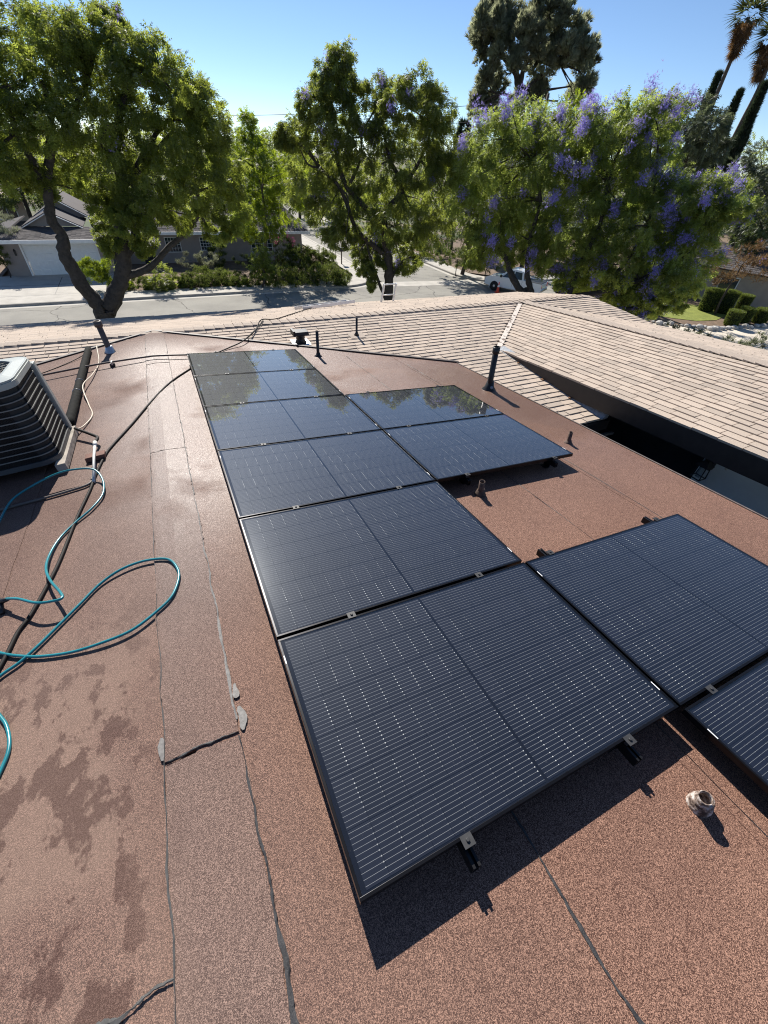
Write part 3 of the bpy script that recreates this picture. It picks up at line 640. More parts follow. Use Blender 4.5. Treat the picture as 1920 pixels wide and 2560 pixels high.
for (i, j), lb in labels.items():
    e = rempty('solar_panel', i * GX + .005, j * GY + .01, 0, lb, 'solar panel', 'black solar panels on the roof deck')
    local(None, 'frame', None, e, mesh=frame_me); local(None, 'backsheet', None, e, mesh=bs_me); local(None, 'cover_glass', None, e, mesh=glass_me)
    local(None, 'junction_box', None, e, mesh=JB)
    for cx in range(18):
        for cy in range(6):
            o = local(None, 'cell', None, e, mesh=cell_me)
            o.location = (.0305 + .0458 + cx * .0915 + (.014 if cx > 8 else 0), .0195 + .0919 + cy * .1838, -.0055)
    for sx, sy in ((PW - .0095, .10), (.0035, PH - .16)):
        o = local(None, 'label_sticker', None, e, mesh=st_me); o.location = (sx, sy, 0)
clamp_me = MB().box(-.024, .024, -.011, .031, .0005, .004).box(-.014, .014, .002, .018, -.03, .0005).lathe((0, .010, .004), (0, 0, 1), [(.008, 0), (.008, .006), (.006, .008)], 6).mesh('clamp', 'clamp_grey')
foot_me = MB().box(-.03, .03, -.04, .04, -.062, -.056).box(.022, .030, -.04, .04, -.0565, -.004).lathe((.03, 0, -.02), (1, 0, 0), [(.008, 0), (.008, .006)], 6).mesh('foot', 'rail_black')
def rail(x, y0, y1, clamps, lb):
    e = rempty('mounting_rail', x, y0, -.0885, lb, 'rail', 'rails carrying the solar panels')
    L = y1 - y0; m = MB(); w, h, k = .034, .053, .004
    m.box(-w / 2, -w / 2 + k, 0, L, 0, h).box(w / 2 - k, w / 2, 0, L, 0, h).box(-w / 2 + k, w / 2 - k, 0, L, 0, k).box(-w / 2 + k, w / 2 - k, 0, L, h - .02, h - .016).box(-w / 2 + k, -.006, 0, L, h - k, h).box(.006, w / 2 - k, 0, L, h - k, h)
    local(m, 'beam', 'rail_black', e)
    for yc in clamps:
        o = local(None, 'clamp', None, e, mesh=clamp_me); o.location = (0, yc - y0, .0885)
    n = max(2, int(L / 1.3) + 1)
    for i in range(n):
        o = local(None, 'foot', None, e, mesh=foot_me); o.location = (0, .14 + (L - .28) * i / (n - 1), 0)
edges = [j * GY for j in range(7)]
rail(.434, -.075, 7.05, [e_ - .010 for e_ in edges], 'rail under the long row, on the side of the roofing cap strip')
rail(1.345, -.075, 7.05, [e_ - .010 for e_ in edges], 'rail under the long row, on the side of the inner pair')
rail(1.985, -1.24, 1.255, [-GY - .01, -.01, GY - .01], 'rail end poking out beside the corner of the long row')
rail(3.19, -1.24, 1.255, [-GY - .01, -.01, GY - .01], 'rail end poking out beyond the bare deck near the drip edge')
rail(2.07, 2.27, 4.70, [2 * GY - .01, 3 * GY - .01, 4 * GY - .01], 'rail under the inner pair of panels above the short open pipe')
rail(3.18, 2.27, 4.70, [2 * GY - .01, 3 * GY - .01, 4 * GY - .01], 'rail under the inner pair of panels towards the drip edge')

# ------------------------------------------------------------------ things standing on the deck
UP = np.array([0, 0, 1.0])
def vent(name, base, h, r, label, mat='black_paint', flash=None, tilt=(0, 0), collar=None, flare=True, inner='black_plastic'):
    b = np.asarray(base, float); ax = unit(np.array([tilt[0], tilt[1], 1.0]))
    e = empty(name, b, label, 'pipe', 'vent pipes on the roof')
    prof = [(r, 0), (r, h), (r * .86, h), (r * .86, h - min(.12, h * .4))]
    m = MB().lathe(b, ax, prof, 20, cap=False); m.lathe(b, ax, [(r * .86, h - min(.12, h * .4)), (.001, h - min(.12, h * .4))], 20, cap=False); m.build('pipe', mat, e)
    if collar: MB().lathe(b + ax * (h - collar[0]), ax, [(r * 1.02, 0), (collar[1], .01), (collar[1], collar[0] + .01), (r * .9, collar[0] + .01)], 20, cap=False).build('collar', mat, e)
    if flash:
        fr, fh, fmat = flash; MB().lathe(b, M3[:, 2], [(fr, -.004), (fr * .97, .006), (r * 1.7, fh * .35), (r * 1.15, fh), (r * 1.0, fh * 1.02)], 18).build('flashing', fmat, e)
    return e
vent('vent_pipe', RS(4.19, 4.70), .66, .043, 'tall black vent pipe with collar standing in a rusty wet stain', flash=(.115, .15, 'black_paint'), collar=(.09, .053), tilt=(-.05, 0))
MB().lathe(RS(4.175, 4.63, .055), unit(np.array([0, -1, .6])), [(.026, 0), (.022, .012), (.004, .02)], 9).build('sealant_blob', 'lead', bpy.data.objects['vent_pipe'])
vent('vent_pipe', RS(3.92, 2.78), .155, .023, 'short rusty pipe at the free corner of the inner pair of panels', 'rust_steel', (.055, .05, 'rust_steel'), (-.12, .02))
vent('vent_pipe', RS(2.14, 2.17), .165, .027, 'short open rusty pipe on bare deck inside the gap between panels', 'rust_steel', (.06, .07, 'rust_steel'), (-.10, -.02))
e = vent('vent_pipe', RS(1.505, -.30), .125, .028, 'squat pipe smeared with pale mastic', 'mastic', (.05, .075, 'mastic'), (-.25, .12))
vent('vent_pipe', RS(2.14, 6.99), .44, .026, 'thin black pipe rising by the street end of the solar panels', flash=(.075, .07, 'black_paint'))
vent('vent_pipe', RS(-1.135, 8.18), .50, .044, 'brown vent pipe with wide collar and bright metal skirt', 'brown_pipe', (.095, .11, 'galv'), (-.05, 0), (.085, .062))
b = np.array([3.31, 8.01, zb(8.01) + .01])
e = vent('vent_pipe', b, .34, .022, 'thin black pipe among the shingles of the back slope')
MB().lathe(b, nB, [(.06, 0), (.03, .05), (.023, .08)], 14).build('flashing', 'black_paint', e); MB().hexa([b + axX * x + upB * y + nB * z for z in (.004, .008) for x, y in ((-.16, -.14), (.16, -.14), (.16, .16), (-.16, .16))]).build('base_plate', 'shingle_cap', e)
# low roof ventilator with a capped head
b = np.array([2.10, 7.94, zb(7.94) + .012]); e = empty('roof_ventilator', b, 'squat black roof ventilator with flat cap on a pale plate', 'vent')
MB().hexa([b + axX * x + upB * y + nB * z for z in (.0, .008) for x, y in ((-.17, -.15), (.17, -.15), (.17, .17), (-.17, .17))]).build('base_plate', 'galv', e)
MB().lathe(b, UP, [(.12, .0), (.085, .06), (.085, .13), (.105, .16)], 14).build('throat', 'black_paint', e)
MB().hexa([b + np.array(p) for p in ((-.15, -.11, .165), (.15, -.11, .165), (.15, .11, .165), (-.15, .11, .165), (-.14, -.10, .225), (.14, -.10, .225), (.14, .10, .225), (-.14, .10, .225))]).build('cap', 'black_paint', e, bevel=.008)
MB().box(-.16, -.12, -.11, .11, .16, .25, lambda x, y, z: tuple(b + np.array((x, y, z)))).build('cap_flap', 'black_paint', e)

# air conditioner on two timbers
th = math.atan(.149); nL = M3 @ unit([-.149, 0, 1]); axL = M3 @ unit([1, 0, .149]); ayL = M3[:, 1]
ac0 = RS(-1.745, 4.48)
ac = bpy.data.objects.new('air_conditioner', None); COL.objects.link(ac); ac.empty_display_size = .1
ac.matrix_basis = Matrix([[axL[r], ayL[r], nL[r], ac0[r]] for r in range(3)] + [[0, 0, 0, 1]]); tag(ac, 'grey louvred air conditioner unit standing on timbers on the roof deck', 'air conditioner')
def rrect(hx, hy, r, n=7):
    out = []
    for cx, cy, a0 in ((hx - r, hy - r, 0), (-hx + r, hy - r, 90), (-hx + r, -hy + r, 180), (hx - r, -hy + r, 270)):
        for i in range(n + 1):
            a = math.radians(a0 + 90 * i / n); out.append((cx + r * math.cos(a), cy + r * math.sin(a)))
    return out
def ring(mb, hx, hy, r, z0, z1, t=.02):
    A = rrect(hx, hy, r); B = rrect(hx - t, hy - t, max(.01, r - t)); n = len(A)
    V = [(x, y, z0) for x, y in A] + [(x, y, z1) for x, y in A] + [(x, y, z1) for x, y in B] + [(x, y, z0) for x, y in B]
    mb.add(V, [(k * n + i, k * n + (i + 1) % n, ((k + 1) % 4) * n + (i + 1) % n, ((k + 1) % 4) * n + i) for k in range(4) for i in range(n)]); return mb
HX = .415; A = rrect(HX - .018, HX - .018, .13); n = len(A)
mb = MB(); mb.add([(x, y, .13) for x, y in A] + [(x, y, .80) for x, y in A], [(i, (i + 1) % n, n + (i + 1) % n, n + i) for i in range(n)] + [tuple(range(n, 2 * n))]); local(mb, 'coil', 'ac_dark', ac)
for i in range(11): local(ring(MB(), HX, HX, .145, .184 + i * .0555, .193 + i * .0555, .012), 'louvre_band', 'ac_band', ac)
mb = MB()
for s in range(4):
    for k in range(58):
        a = -.27 + k * .54 / 57; c_, s_ = round(math.cos(s * math.pi / 2)), round(math.sin(s * math.pi / 2))
        f_ = lambda x, y, z: (x * c_ - y * s_, x * s_ + y * c_, z)
        mb.box(a - .0022, a + .0022, -HX + .005, -HX + .016, .13, .80, f_)
local(mb, 'louvre_slats', 'ac_dark', ac, kind='stuff')
local(ring(MB(), HX + .008, HX + .008, .15, .09, .135, .3), 'base_pan', 'ac_base', ac)
local(ring(ring(MB(), HX + .012, HX + .012, .155, .795, .845, .02), HX + .006, HX + .006, .15, .845, .862, .05), 'cover_skirt', 'ac_top', ac, bevel=.003)
mb = MB(); A = rrect(HX - .002, HX - .002, .145); n = len(A); Cc = [(.368 * math.cos(math.atan2(y, x)), .368 * math.sin(math.atan2(y, x))) for x, y in A]
mb.add([(x, y, .861) for x, y in A] + [(x * 1.06, y * 1.06, .874) for x, y in Cc] + [(x, y, .874) for x, y in Cc] + [(x, y, .80) for x, y in Cc], [(k * n + i, k * n + (i + 1) % n, (k + 1) * n + (i + 1) % n, (k + 1) * n + i) for k in range(3) for i in range(n)])
local(mb, 'cover', 'ac_top', ac)
mb = MB()
for k in range(9): mb.tube([((.06 + k * .037) * math.cos(a), (.06 + k * .037) * math.sin(a), .864) for a in np.linspace(0, 2 * math.pi, 33)], .0022, 4, cap=False)
for k in range(24): a = k * math.pi / 12; mb.tube([(.05 * math.cos(a), .05 * math.sin(a), .862), (.366 * math.cos(a), .366 * math.sin(a), .862)], .0022, 4)
local(mb, 'fan_grille', 'black_plastic', ac)
local(MB().lathe((0, 0, .79), (0, 0, 1), [(.366, 0), (.366, .004)], 24), 'fan_well', 'ac_dark', ac)
local(MB().box(HX - .055, HX + .014, HX - .07, HX + .012, .10, .80), 'corner_panel', 'ac_top', ac, bevel=.01)
for dx, lb in ((.40, 'weathered timber under the side of the air conditioner facing the panels'), (-.34, 'weathered timber under the side of the air conditioner away from the panels')):
    e = bpy.data.objects.new('timber_sleeper', MB().box(-.042, .042, -.47, .44, .014, .088).mesh('timber_sleeper', 'weathered_wood', bevel=.004)); COL.objects.link(e)
    e.matrix_basis = ac.matrix_basis @ Matrix.Translation((dx + .01, 0, 0)); tag(e, lb, 'timber', 'timbers under the air conditioner')

# pipes, conduits and hoses lying on the deck
def line(name, pts, r, mat, label, cat, n=8, seg=6):
    e = MB().tube(bez(pts, seg), r, n).build(name, mat, label=label, cat=cat); return e
a, b2 = RS(-1.40, 5.05, .055), RS(-1.475, 8.45, .055)
pts = [a + (b2 - a) * k for k in np.linspace(0, 1, 24)]
lp = empty('insulated_pipe', a, 'thick black foam-wrapped refrigerant pipe lying behind the air conditioner', 'pipe')
MB().tube([p + UP * rng.uniform(-.002, .003) for p in pts], [.05 + rng.uniform(-.002, .002) for _ in pts], 14).build('foam_sleeve', 'foam_black', lp)
for k in (.33, .46): p = a + (b2 - a) * k; MB().tube([p + .052 * (math.cos(t_) * axL + math.sin(t_) * nL) for t_ in np.linspace(0, 2 * math.pi, 17)], .003, 5).build('wire_tie', 'alu', lp)
line('cable', [RS(-1.33, 8.35, .10), RS(-1.27, 7.6, .02), RS(-1.30, 6.9, .05), RS(-1.36, 6.3, .09), RS(-1.27, 5.75, .02), RS(-1.20, 5.35, .012), RS(-1.26, 5.0, .03), RS(-1.33, 4.82, .08)], .008, 'cream_cable', 'cream cable draped along the foam-wrapped pipe', 'cable')
line('cable', [RS(-1.42, 8.3, .06), RS(-1.7, 7.95, .02), RS(-2.2, 7.5, .012), RS(-3.0, 7.1, .012)], .007, 'hose_dark', 'thin dark cable running from the foam-wrapped pipe towards the shingles', 'cable')
cd1 = empty('conduit', RS(-1.0, 7.28), 'brown conduit crossing the deck to the corner of the panels', 'conduit')
MB().tube(bez([RS(-3.2, 7.15, .07), RS(-1.96, 7.25, .075), RS(-1.22, 7.29, .075), RS(-.62, 7.275, .06), RS(-.38, 7.24, .06), RS(.06, 7.22, .06)], 6), .014, 8).build('tube', 'brown_pipe', cd1)
MB().box(-.035, .035, -.03, .03, 0, .05, lambda x, y, z: tuple(RS(-1.06 + x, 7.28 + y, z))).build('stand', 'black_plastic', cd1, bevel=.006)
MB().bar(RS(-1.06, 7.24, .06), RS(-1.06, 7.33, .06), .02, .045).build('strap', 'galv', cd1)
line('hose', [onroof(u, v, .016) for u, v in [(480, 919), (440, 945), (410, 970), (370, 1013), (330, 1060), (280, 1115), (262, 1140), (240, 1185), (225, 1225), (190, 1300), (150, 1400), (115, 1470), (75, 1540), (45, 1580), (15, 1640), (-25, 1710)]], .0115, 'hose_dark', 'dark hose running from the panels past the wooden block to the roof edge', 'hose', 8)
line('hose', [onroof(u, v, .02) for u, v in [(-40, 1287), (0, 1275), (100, 1248), (170, 1228), (222, 1210), (232, 1190)]], .011, 'grey_brown_pipe', 'grey-brown drain pipe in the shadow of the air conditioner', 'pipe', 8)
A_ = [((-30, 1360), .03), ((0, 1300), .03), ((30, 1250), .05), ((80, 1215), .09), ((140, 1185), .12), ((190, 1173), .12), ((235, 1174), .09), ((257, 1200), .05), ((257, 1235), .03), ((230, 1270), .025), ((190, 1305), .02), ((150, 1345), .02), ((125, 1385), .03), ((115, 1420), .05), ((125, 1450), .07), ((150, 1480), .09), ((155, 1495), .095), ((130, 1503), .10), ((90, 1507), .10), ((45, 1497), .09), ((15, 1497), .07)]
th_ = empty('garden_hose', onroof(60, 1500), 'teal garden hose looping beside the air conditioner to a black nozzle', 'hose')
MB().tube(bez([onroof(*p, dz) for p, dz in A_], 6), .0085, 10).build('tube', 'hose_teal', th_)
p0, p1, p2 = onroof(22, 1497, .07), onroof(2, 1504, .05), onroof(-30, 1490, .03)
MB().tube([p0, p0 + (p1 - p0) * .5, p1, p2], [.011, .016, .019, .015], 10).build('nozzle', 'black_plastic', th_); MB().tube([p1, onroof(5, 1535, .01)], [.013, .016], 8).build('trigger', 'black_plastic', th_)
B_ = [(-40, 1730), (0, 1690), (50, 1655), (100, 1610), (150, 1560), (200, 1510), (250, 1460), (300, 1425), (350, 1405), (395, 1397), (425, 1400), (443, 1420), (447, 1445), (430, 1490), (390, 1530), (330, 1575), (260, 1605), (180, 1630), (100, 1641), (40, 1639), (0, 1632), (-40, 1620)]
line('garden_hose', [onroof(u, v, .028 if 250 < u else .02) for u, v in B_], .0085, 'hose_teal', 'teal garden hose lying in one wide loop across the roofing cap strip', 'hose', 10)
line('garden_hose', [onroof(u, v, .015) for u, v in [(-30, 1750), (0, 1790), (15, 1812), (23, 1845), (20, 1882), (0, 1930), (-30, 1990)]], .0085, 'hose_teal', 'short bend of teal garden hose below the wide loop', 'hose', 10)
pv = empty('drain_pipe', RS(-1.08, 4.1), 'white plastic drain pipe with coupling resting on a wooden block', 'pipe')
MB().tube([RS(-1.085, 4.36, .075), RS(-1.075, 4.05, .07), RS(-1.06, 3.62, .02)], .0125, 10).build('pipe', 'pvc_white', pv)
MB().tube([RS(-1.086, 4.37, .075), RS(-1.083, 4.28, .074)], .019, 10).build('coupling', 'pvc_white', pv)
MB().tube(bez([RS(-1.086, 4.36, .075), RS(-1.07, 4.47, .075), RS(-1.12, 4.56, .08), RS(-1.30, 4.80, .10)], 6), .015, 10).build('elbow', 'hose_dark', pv)
MB().box(-.085, .085, -.05, .05, .012, .058, lambda x, y, z: tuple(RS(-1.075 + x, 4.12 + y, z))).build('wood_block', 'red_wood', bevel=.003, label='red wooden block holding up the white drain pipe', cat='block')
cb = [onroof(u, v, .02) for u, v in [(500, 896), (535, 885)]]
def onback(u, v, dz=.02):
    d = sight(u, v); n = np.array([0, -SB, 1.0]); P0 = np.array([0, YR, ZR + dz]); return CAM + d * (np.dot(P0 - CAM, n) / np.dot(d, n))
def onfront(u, v, dz=.03):
    d = sight(u, v); n = np.array([0, SF, 1.0]); P0 = np.array([0, YR, ZR + dz]); return CAM + d * (np.dot(P0 - CAM, n) / np.dot(d, n))
line('cable', cb + [onroof(575, 868, .03), onback(608, 852, .14), onback(640, 822, .03), np.array([1.62, YR, ZR + .065]), onfront(690, 797, .03), onfront(745, 780, .03), onfront(800, 764, .05)], .011, 'hose_dark', 'black cable running from the panels over the ridge to the aluminium ladder', 'cable')
line('cable', [onroof(612, 850, .02), onback(630, 835, .05), onback(645, 818, .04), np.array([1.66, YR, ZR + .06])], .008, 'hose_dark', 'short second strand of cable climbing to the ridge', 'cable')
m = MB(); c0 = RS(1.02, 7.22); m.box(-.14, .14, -.12, .12, .01, .05, lambda x, y, z: tuple(RS(1.02 + x, 7.2 + y, z))); m.build('junction_box', 'galv', bevel=.004, label='flat grey metal box behind the street end of the panels', cat='box')

# ladders at the street side eave
def ladder(name, base, top, wdir, width, rungs, label, mat, up=None):
    e = empty(name, base, label, 'ladder'); base = np.asarray(base); top = np.asarray(top); w = unit(wdir) * width / 2
    nrm = unit(np.cross(top - base, w))
    for s in (-1, 1): MB().bar(base + w * s, top + w * s, .075, .028, w).build('rail', mat, e, bevel=.002)
    L = np.linalg.norm(top - base)
    for i in range(rungs):
        p = base + (top - base) * ((L - .02 - i * .305) / L) - nrm * 0
        MB().tube([p - w, p + w], .018, 8).build('rung', mat, e)
    return e
tp = aty(976, 709, 11.9); d0 = np.array([.03, -.27, 1.0])
bs = tp - d0 * tp[2] / 1.0; bs[1] = tp[1] + tp[2] * .24; bs[2] = 0.02
ladder('ladder', bs, tp, (1, 0, 0), .40, 12, 'pale ladder leaning on the eave with two rungs showing above it', 'white_alu')
la, lb_ = onfront(745, 769, .06), onfront(868, 760, .06)
ladder('ladder', la + [0, -.05, 0], lb_ + [.2, .25, 0], (-.35, 1, -.2), .38, 5, 'aluminium ladder lying on the street side slope of the roof', 'alu')

# lantern, bulb and cable on the shaded wall of the wing
lc = atx(1762, 1165, 6.45); e = empty('wall_lantern', lc, 'black box-shaped wall lantern under the eave', 'lantern')
m = MB(); s = .075; H = .2
for dx in (-s, s):
    for dy in (-s, s): m.bar(lc + [dx, dy, -H], lc + [dx * .8, dy * .8, 0], .012, .012, (0, 1, 0))
for z, k in ((-H, 1), (0, .8)):
    for (a1, b1) in (((-1, -1), (1, -1)), ((1, -1), (1, 1)), ((1, 1), (-1, 1)), ((-1, 1), (-1, -1))): m.bar(lc + [a1[0] * s * k, a1[1] * s * k, z], lc + [b1[0] * s * k, b1[1] * s * k, z], .012, .012)
m.build('cage', 'black_paint', e); MB().hexa([lc + np.array(p) for p in ((-.09, -.09, .01), (.09, -.09, .01), (.09, .09, .01), (-.09, .09, .01), (-.03, -.03, .09), (.03, -.03, .09), (.03, .03, .09), (-.03, .03, .09))]).build('roof', 'black_paint', e)
MB().box(0.05, .15, -.06, .06, -.06, .12, lambda x, y, z: tuple(lc + np.array((x, y, z)))).build('bracket', 'black_paint', e)
MB().box(-.03, .03, -.03, .03, -H + .01, -.04, lambda x, y, z: tuple(lc + np.array((x, y, z)))).build('lamp_glass', 'clear_glass', e)
bc = atx(1819, 1168, 6.3); e = empty('hanging_bulb', bc, 'clear bulb hanging from a string light cord under the eave', 'light bulb')
MB().tube([bc + [0, 0, .19], bc + [0, .01, .08]], .004, 6).build('cord', 'black_plastic', e); MB().lathe(bc + [0, 0, .02], UP, [(.018, 0), (.02, .05), (.012, .075)], 10).build('socket', 'black_plastic', e)
MB().lathe(bc + [0, 0, -.05], UP, [(.003, 0), (.018, .012), (.022, .032), (.016, .06), (.012, .07)], 10).build('glass', 'bulb', e)

# ------------------------------------------------------------------ foliage
def tri_mesh(name, V, tint, mat, origin):
    """V (n,3,3) triangles in world space"""
    n = len(V); me = bpy.data.meshes.new(name); W = (V - np.asarray(origin)).astype(np.float32)
    me.vertices.add(n * 3); me.vertices.foreach_set('co', W.ravel())
    me.loops.add(n * 3); me.loops.foreach_set('vertex_index', np.arange(n * 3, dtype=np.int32))
    me.polygons.add(n); me.polygons.foreach_set('loop_start', np.arange(0, n * 3, 3, dtype=np.int32))
    a = me.attributes.new('tint', 'FLOAT', 'POINT'); a.data.foreach_set('value', np.repeat(tint.astype(np.float32), 3))
    me.materials.append(MAT[mat]); me.update(); me.validate(); return me
def frond_tpl(k=6, wide=.34, lw=.13, droop=.35):
    T = []
    for i in range(k):
        x = (i + .4) / k; z = -droop * x * x; l = wide * (math.sin(math.pi * min(1, (x * .85 + .12))) + .15)
        for s in (-1, 1):
            T.append([(x - lw * .5, 0, z), (x + lw * .6, 0, z - droop * lw), (x + lw * 1.1, s * l, z - .12 * l - .05)])
    return np.array(T)
def tuft_tpl(k=5, lw=.22):
    T = []; q = random.Random(5)
    for i in range(k):
        a = 2 * math.pi * i / k + q.uniform(-.3, .3); e = q.uniform(.2, 1.1); d = np.array([math.cos(a) * math.cos(e), math.sin(a) * math.cos(e), math.sin(e)])
        s = np.cross(d, [.3, .2, 1]); s /= np.linalg.norm(s); T.append([s * lw * .5 * 0 - s * lw * .3, s * lw * .3, d])
    return np.array(T, float)
def needle_tpl(k=7, lw=.09):
    T = []; q = random.Random(9)
    for i in range(k):
        a = q.uniform(0, 6.28); d = np.array([1.0, .45 * math.cos(a), .45 * math.sin(a)]); d /= np.linalg.norm(d); s = np.cross(d, [q.uniform(-1, 1), 1, .3]); s /= np.linalg.norm(s)
        T.append([-s * lw, s * lw, d])
    return np.array(T, float)
def fan_tpl(k=9):
    T = []
    for i in range(k):
        a = (-1.1 + 2.2 * i / (k - 1)); d = np.array([math.cos(a), math.sin(a), -.15 - .3 * abs(a) / 1.1]); s = np.array([-math.sin(a), math.cos(a), 0]) * .055
        T.append([(.25 * d - s), (.25 * d + s), d])
    return np.array(T, float)
TPL = {'frond': frond_tpl(3, .42, .22, .35), 'tuft': tuft_tpl(), 'needle': needle_tpl(), 'fan': fan_tpl(), 'broad': frond_tpl(4, .32, .20, .3)}
def scatter(g, P, Dr, size, tpl, roll=.6, tint=None):
    """place template at points P pointing along Dr"""
    n = len(P); d = Dr / (np.linalg.norm(Dr, axis=1, keepdims=True) + 1e-9)
    up = np.tile(np.array([0, 0, 1.0]), (n, 1)) + g.normal(0, roll, (n, 3)); s = np.cross(up, d); s /= np.linalg.norm(s, axis=1, keepdims=True) + 1e-9; u = np.cross(d, s)
    T = TPL[tpl]; sz = size * g.uniform(.65, 1.3, (n, 1, 1, 1))
    V = (T[None, :, :, 0:1] * d[:, None, None, :] + T[None, :, :, 1:2] * s[:, None, None, :] + T[None, :, :, 2:3] * u[:, None, None, :]) * sz + P[:, None, None, :]
    tt = g.uniform(0, 1, n) if tint is None else tint
    return V.reshape(-1, 3, 3), np.repeat(tt, T.shape[0])
def sphere_dirs(g, n): v = g.normal(0, 1, (n, 3)); return v / np.linalg.norm(v, axis=1, keepdims=True)
def clumps(g, blobs, nsub, nfr, size, tpl, droop=.5, rsub=.36, shell=.5, up_tint=True, zmin=.05):
    """blobs: (centre, rx, rz, depth radius). Leaf clumps through each blob's volume."""
    Vs, Ts, tops = [], [], []
    for c, rx, ry, rz in blobs:
        k = max(3, int(nsub * g.uniform(.8, 1.2))); dr = sphere_dirs(g, k); rad = g.uniform(shell, 1.0, (k, 1)) ** .7
        sc = np.array([rx, ry, rz]); C = c + dr * rad * sc
        rs = rsub * min(rx, rz) * g.uniform(.6, 1.3, k); ct = g.uniform(0, 1, k)
        nf = nfr
        pts = np.repeat(C, nf, 0); off = sphere_dirs(g, k * nf) * (g.uniform(0, 1, (k * nf, 1)) ** .5); off[:, 2] *= .75
        P = pts + off * np.repeat(rs, nf)[:, None]
        D = off * .9 + np.repeat(dr, nf, 0) * .7 + g.normal(0, .35, off.shape); D[:, 2] -= droop
        ok = P[:, 2] > zmin
        tt = np.clip(np.repeat(ct, nf) * .6 + g.uniform(0, .4, k * nf), 0, 1)
        V, T_ = scatter(g, P[ok], D[ok], size, tpl, tint=tt[ok]); Vs.append(V); Ts.append(T_)
        tops += [(C[i], rs[i], dr[i]) for i in range(k)]
    return np.concatenate(Vs), np.concatenate(Ts), tops
def pxblobs(L, D, g, jit=.9, depth=None):
    out = []
    for b in L:
        u, v, ru, rv = b[:4]; d = (b[4] if len(b) > 4 else D) + g.uniform(-jit, jit); c = atd(u, v, d); k = mpp(c)
        out.append((c, ru * k, (depth or ru) * k * .9 + .2, rv * k))
    return out
def treeobj(name, base, label, cat, group=None): return empty(name, base, label, cat, group)
def limbs(tree, paths, mat='bark', n=9):
    m = MB()
    for pts, r0, r1 in paths:
        P = bez(pts, 5); R = np.linspace(r0, r1, len(P)); m.tube([p + np.array([rng.uniform(-1, 1), rng.uniform(-1, 1), 0]) * r0 * .12 for p in P], [r * rng.uniform(.92, 1.1) for r in R], n)
    return m.build('trunk', mat, tree, fix=False)
def crown(tree, V, T_, mat, name='crown'):
    o = np.array(parent_world(tree).translation); me = tri_mesh(name, V, T_, mat, o); ob = bpy.data.objects.new(name, me); COL.objects.link(ob); ob.parent = tree; return ob
def twigs(c_from, blobs, g, r=.05, k=1):
    out = []
    for c, rx, ry, rz in blobs:
        s = c_from[int(np.argmin([np.linalg.norm(c - q_) for q_ in c_from]))]
        mid = (s + c) / 2 + g.normal(0, .12, 3) * np.linalg.norm(c - s) + np.array([0, 0, -.1])
        out.append(([s, mid, c + g.normal(0, .3, 3) * rx], r, r * .3))
    return out
def blossoms(g, tops, frac, mat, tree, size=.085, per=26, r=.22, zbias=.2):
    P = []; 
    for c, rs, dr in tops:
        if g.uniform() < frac and (dr[2] > .25 or np.dot(dr, CAM - c) > .25 * np.linalg.norm(CAM - c)):
            o = c + dr * rs * 1.0 + unit(CAM - c) * rs * .5; k = int(per * g.uniform(.4, 1.4))
            P.append(o + g.normal(0, 1, (k, 3)) * np.array([r * .8, r * .8, r]) * .6)
    if not P: return
    P = np.concatenate(P); V, T_ = scatter(g, P, sphere_dirs(g, len(P)), size, 'tuft', 1.0); crown(tree, V, T_, mat, 'blossom')

G = lambda s: np.random.default_rng(s)
# --- three street trees on our side of the road
g = G(1); D1 = 19.5
B1 = [(-70, 150, 90, 90), (-60, 300, 90, 90), (-50, 430, 80, 60), (30, 80, 85, 62), (130, 75, 85, 62), (225, 92, 72, 55), (270, 50, 40, 36), (320, 120, 62, 50), (395, 150, 58, 52), (450, 205, 58, 52), (505, 250, 46, 46), (30, 190, 90, 72), (140, 190, 95, 75), (245, 195, 90, 75), (345, 235, 85, 70), (440, 290, 72, 62), (525, 315, 48, 48), (20, 310, 80, 62), (125, 300, 75, 60), (225, 315, 85, 70), (325, 335, 90, 70), (430, 370, 80, 62), (520, 385, 68, 58), (565, 440, 58, 52), (30, 415, 70, 48), (170, 420, 62, 42), (285, 425, 80, 55), (390, 445, 85, 56), (490, 470, 85, 52), (570, 510, 58, 45), (270, 500, 52, 42), (355, 520, 62, 46), (460, 530, 80, 36), (548, 560, 55, 32), (90, 440, 45, 40), (262, 570, 22, 26), (335, 565, 55, 22), (280, 605, 26, 26), (355, 610, 34, 24)]
bl = pxblobs(B1, D1, g, 1.3)
t1 = treeobj('jacaranda_tree', atz(262, 830, 0) * 0 + np.array([*(atd(264, 800, D1)[:2]), 0]), 'large dark-trunked tree forking low, across from the white garage door', 'tree', 'jacaranda trees lining our side of the street')
p = lambda u, v, d=D1: atd(u, v, d)
base = np.array([*p(264, 800)[:2], -.1])
lm = [([base, p(264, 800), p(262, 765)], .37, .32), ([p(258, 775), p(215, 725), p(180, 670), p(160, 630), p(157, 590), p(128, 545), p(120, 470), p(125, 380), p(128, 300), p(105, 200)], .25, .07),
      ([p(268, 775), p(290, 730), p(305, 690), p(308, 640), p(300, 560), p(305, 470), p(290, 380), p(300, 280), p(330, 190)], .31, .08),
      ([p(312, 690), p(350, 680), p(385, 660), p(420, 620), p(455, 590), p(480, 560), p(500, 530), p(490, 470)], .13, .05), ([p(315, 640), p(335, 600), p(340, 520), p(335, 440), p(380, 350), p(430, 290)], .15, .05),
      ([p(340, 560), p(400, 510), p(460, 490), p(520, 470)], .08, .04), ([p(122, 480), p(80, 400), p(40, 330), p(20, 220)], .12, .05), ([p(125, 380), p(180, 290), p(220, 190), p(240, 110)], .11, .04), ([p(305, 470), p(370, 400), p(430, 330)], .11, .04), ([p(157, 600), p(140, 590)], .13, .08)]
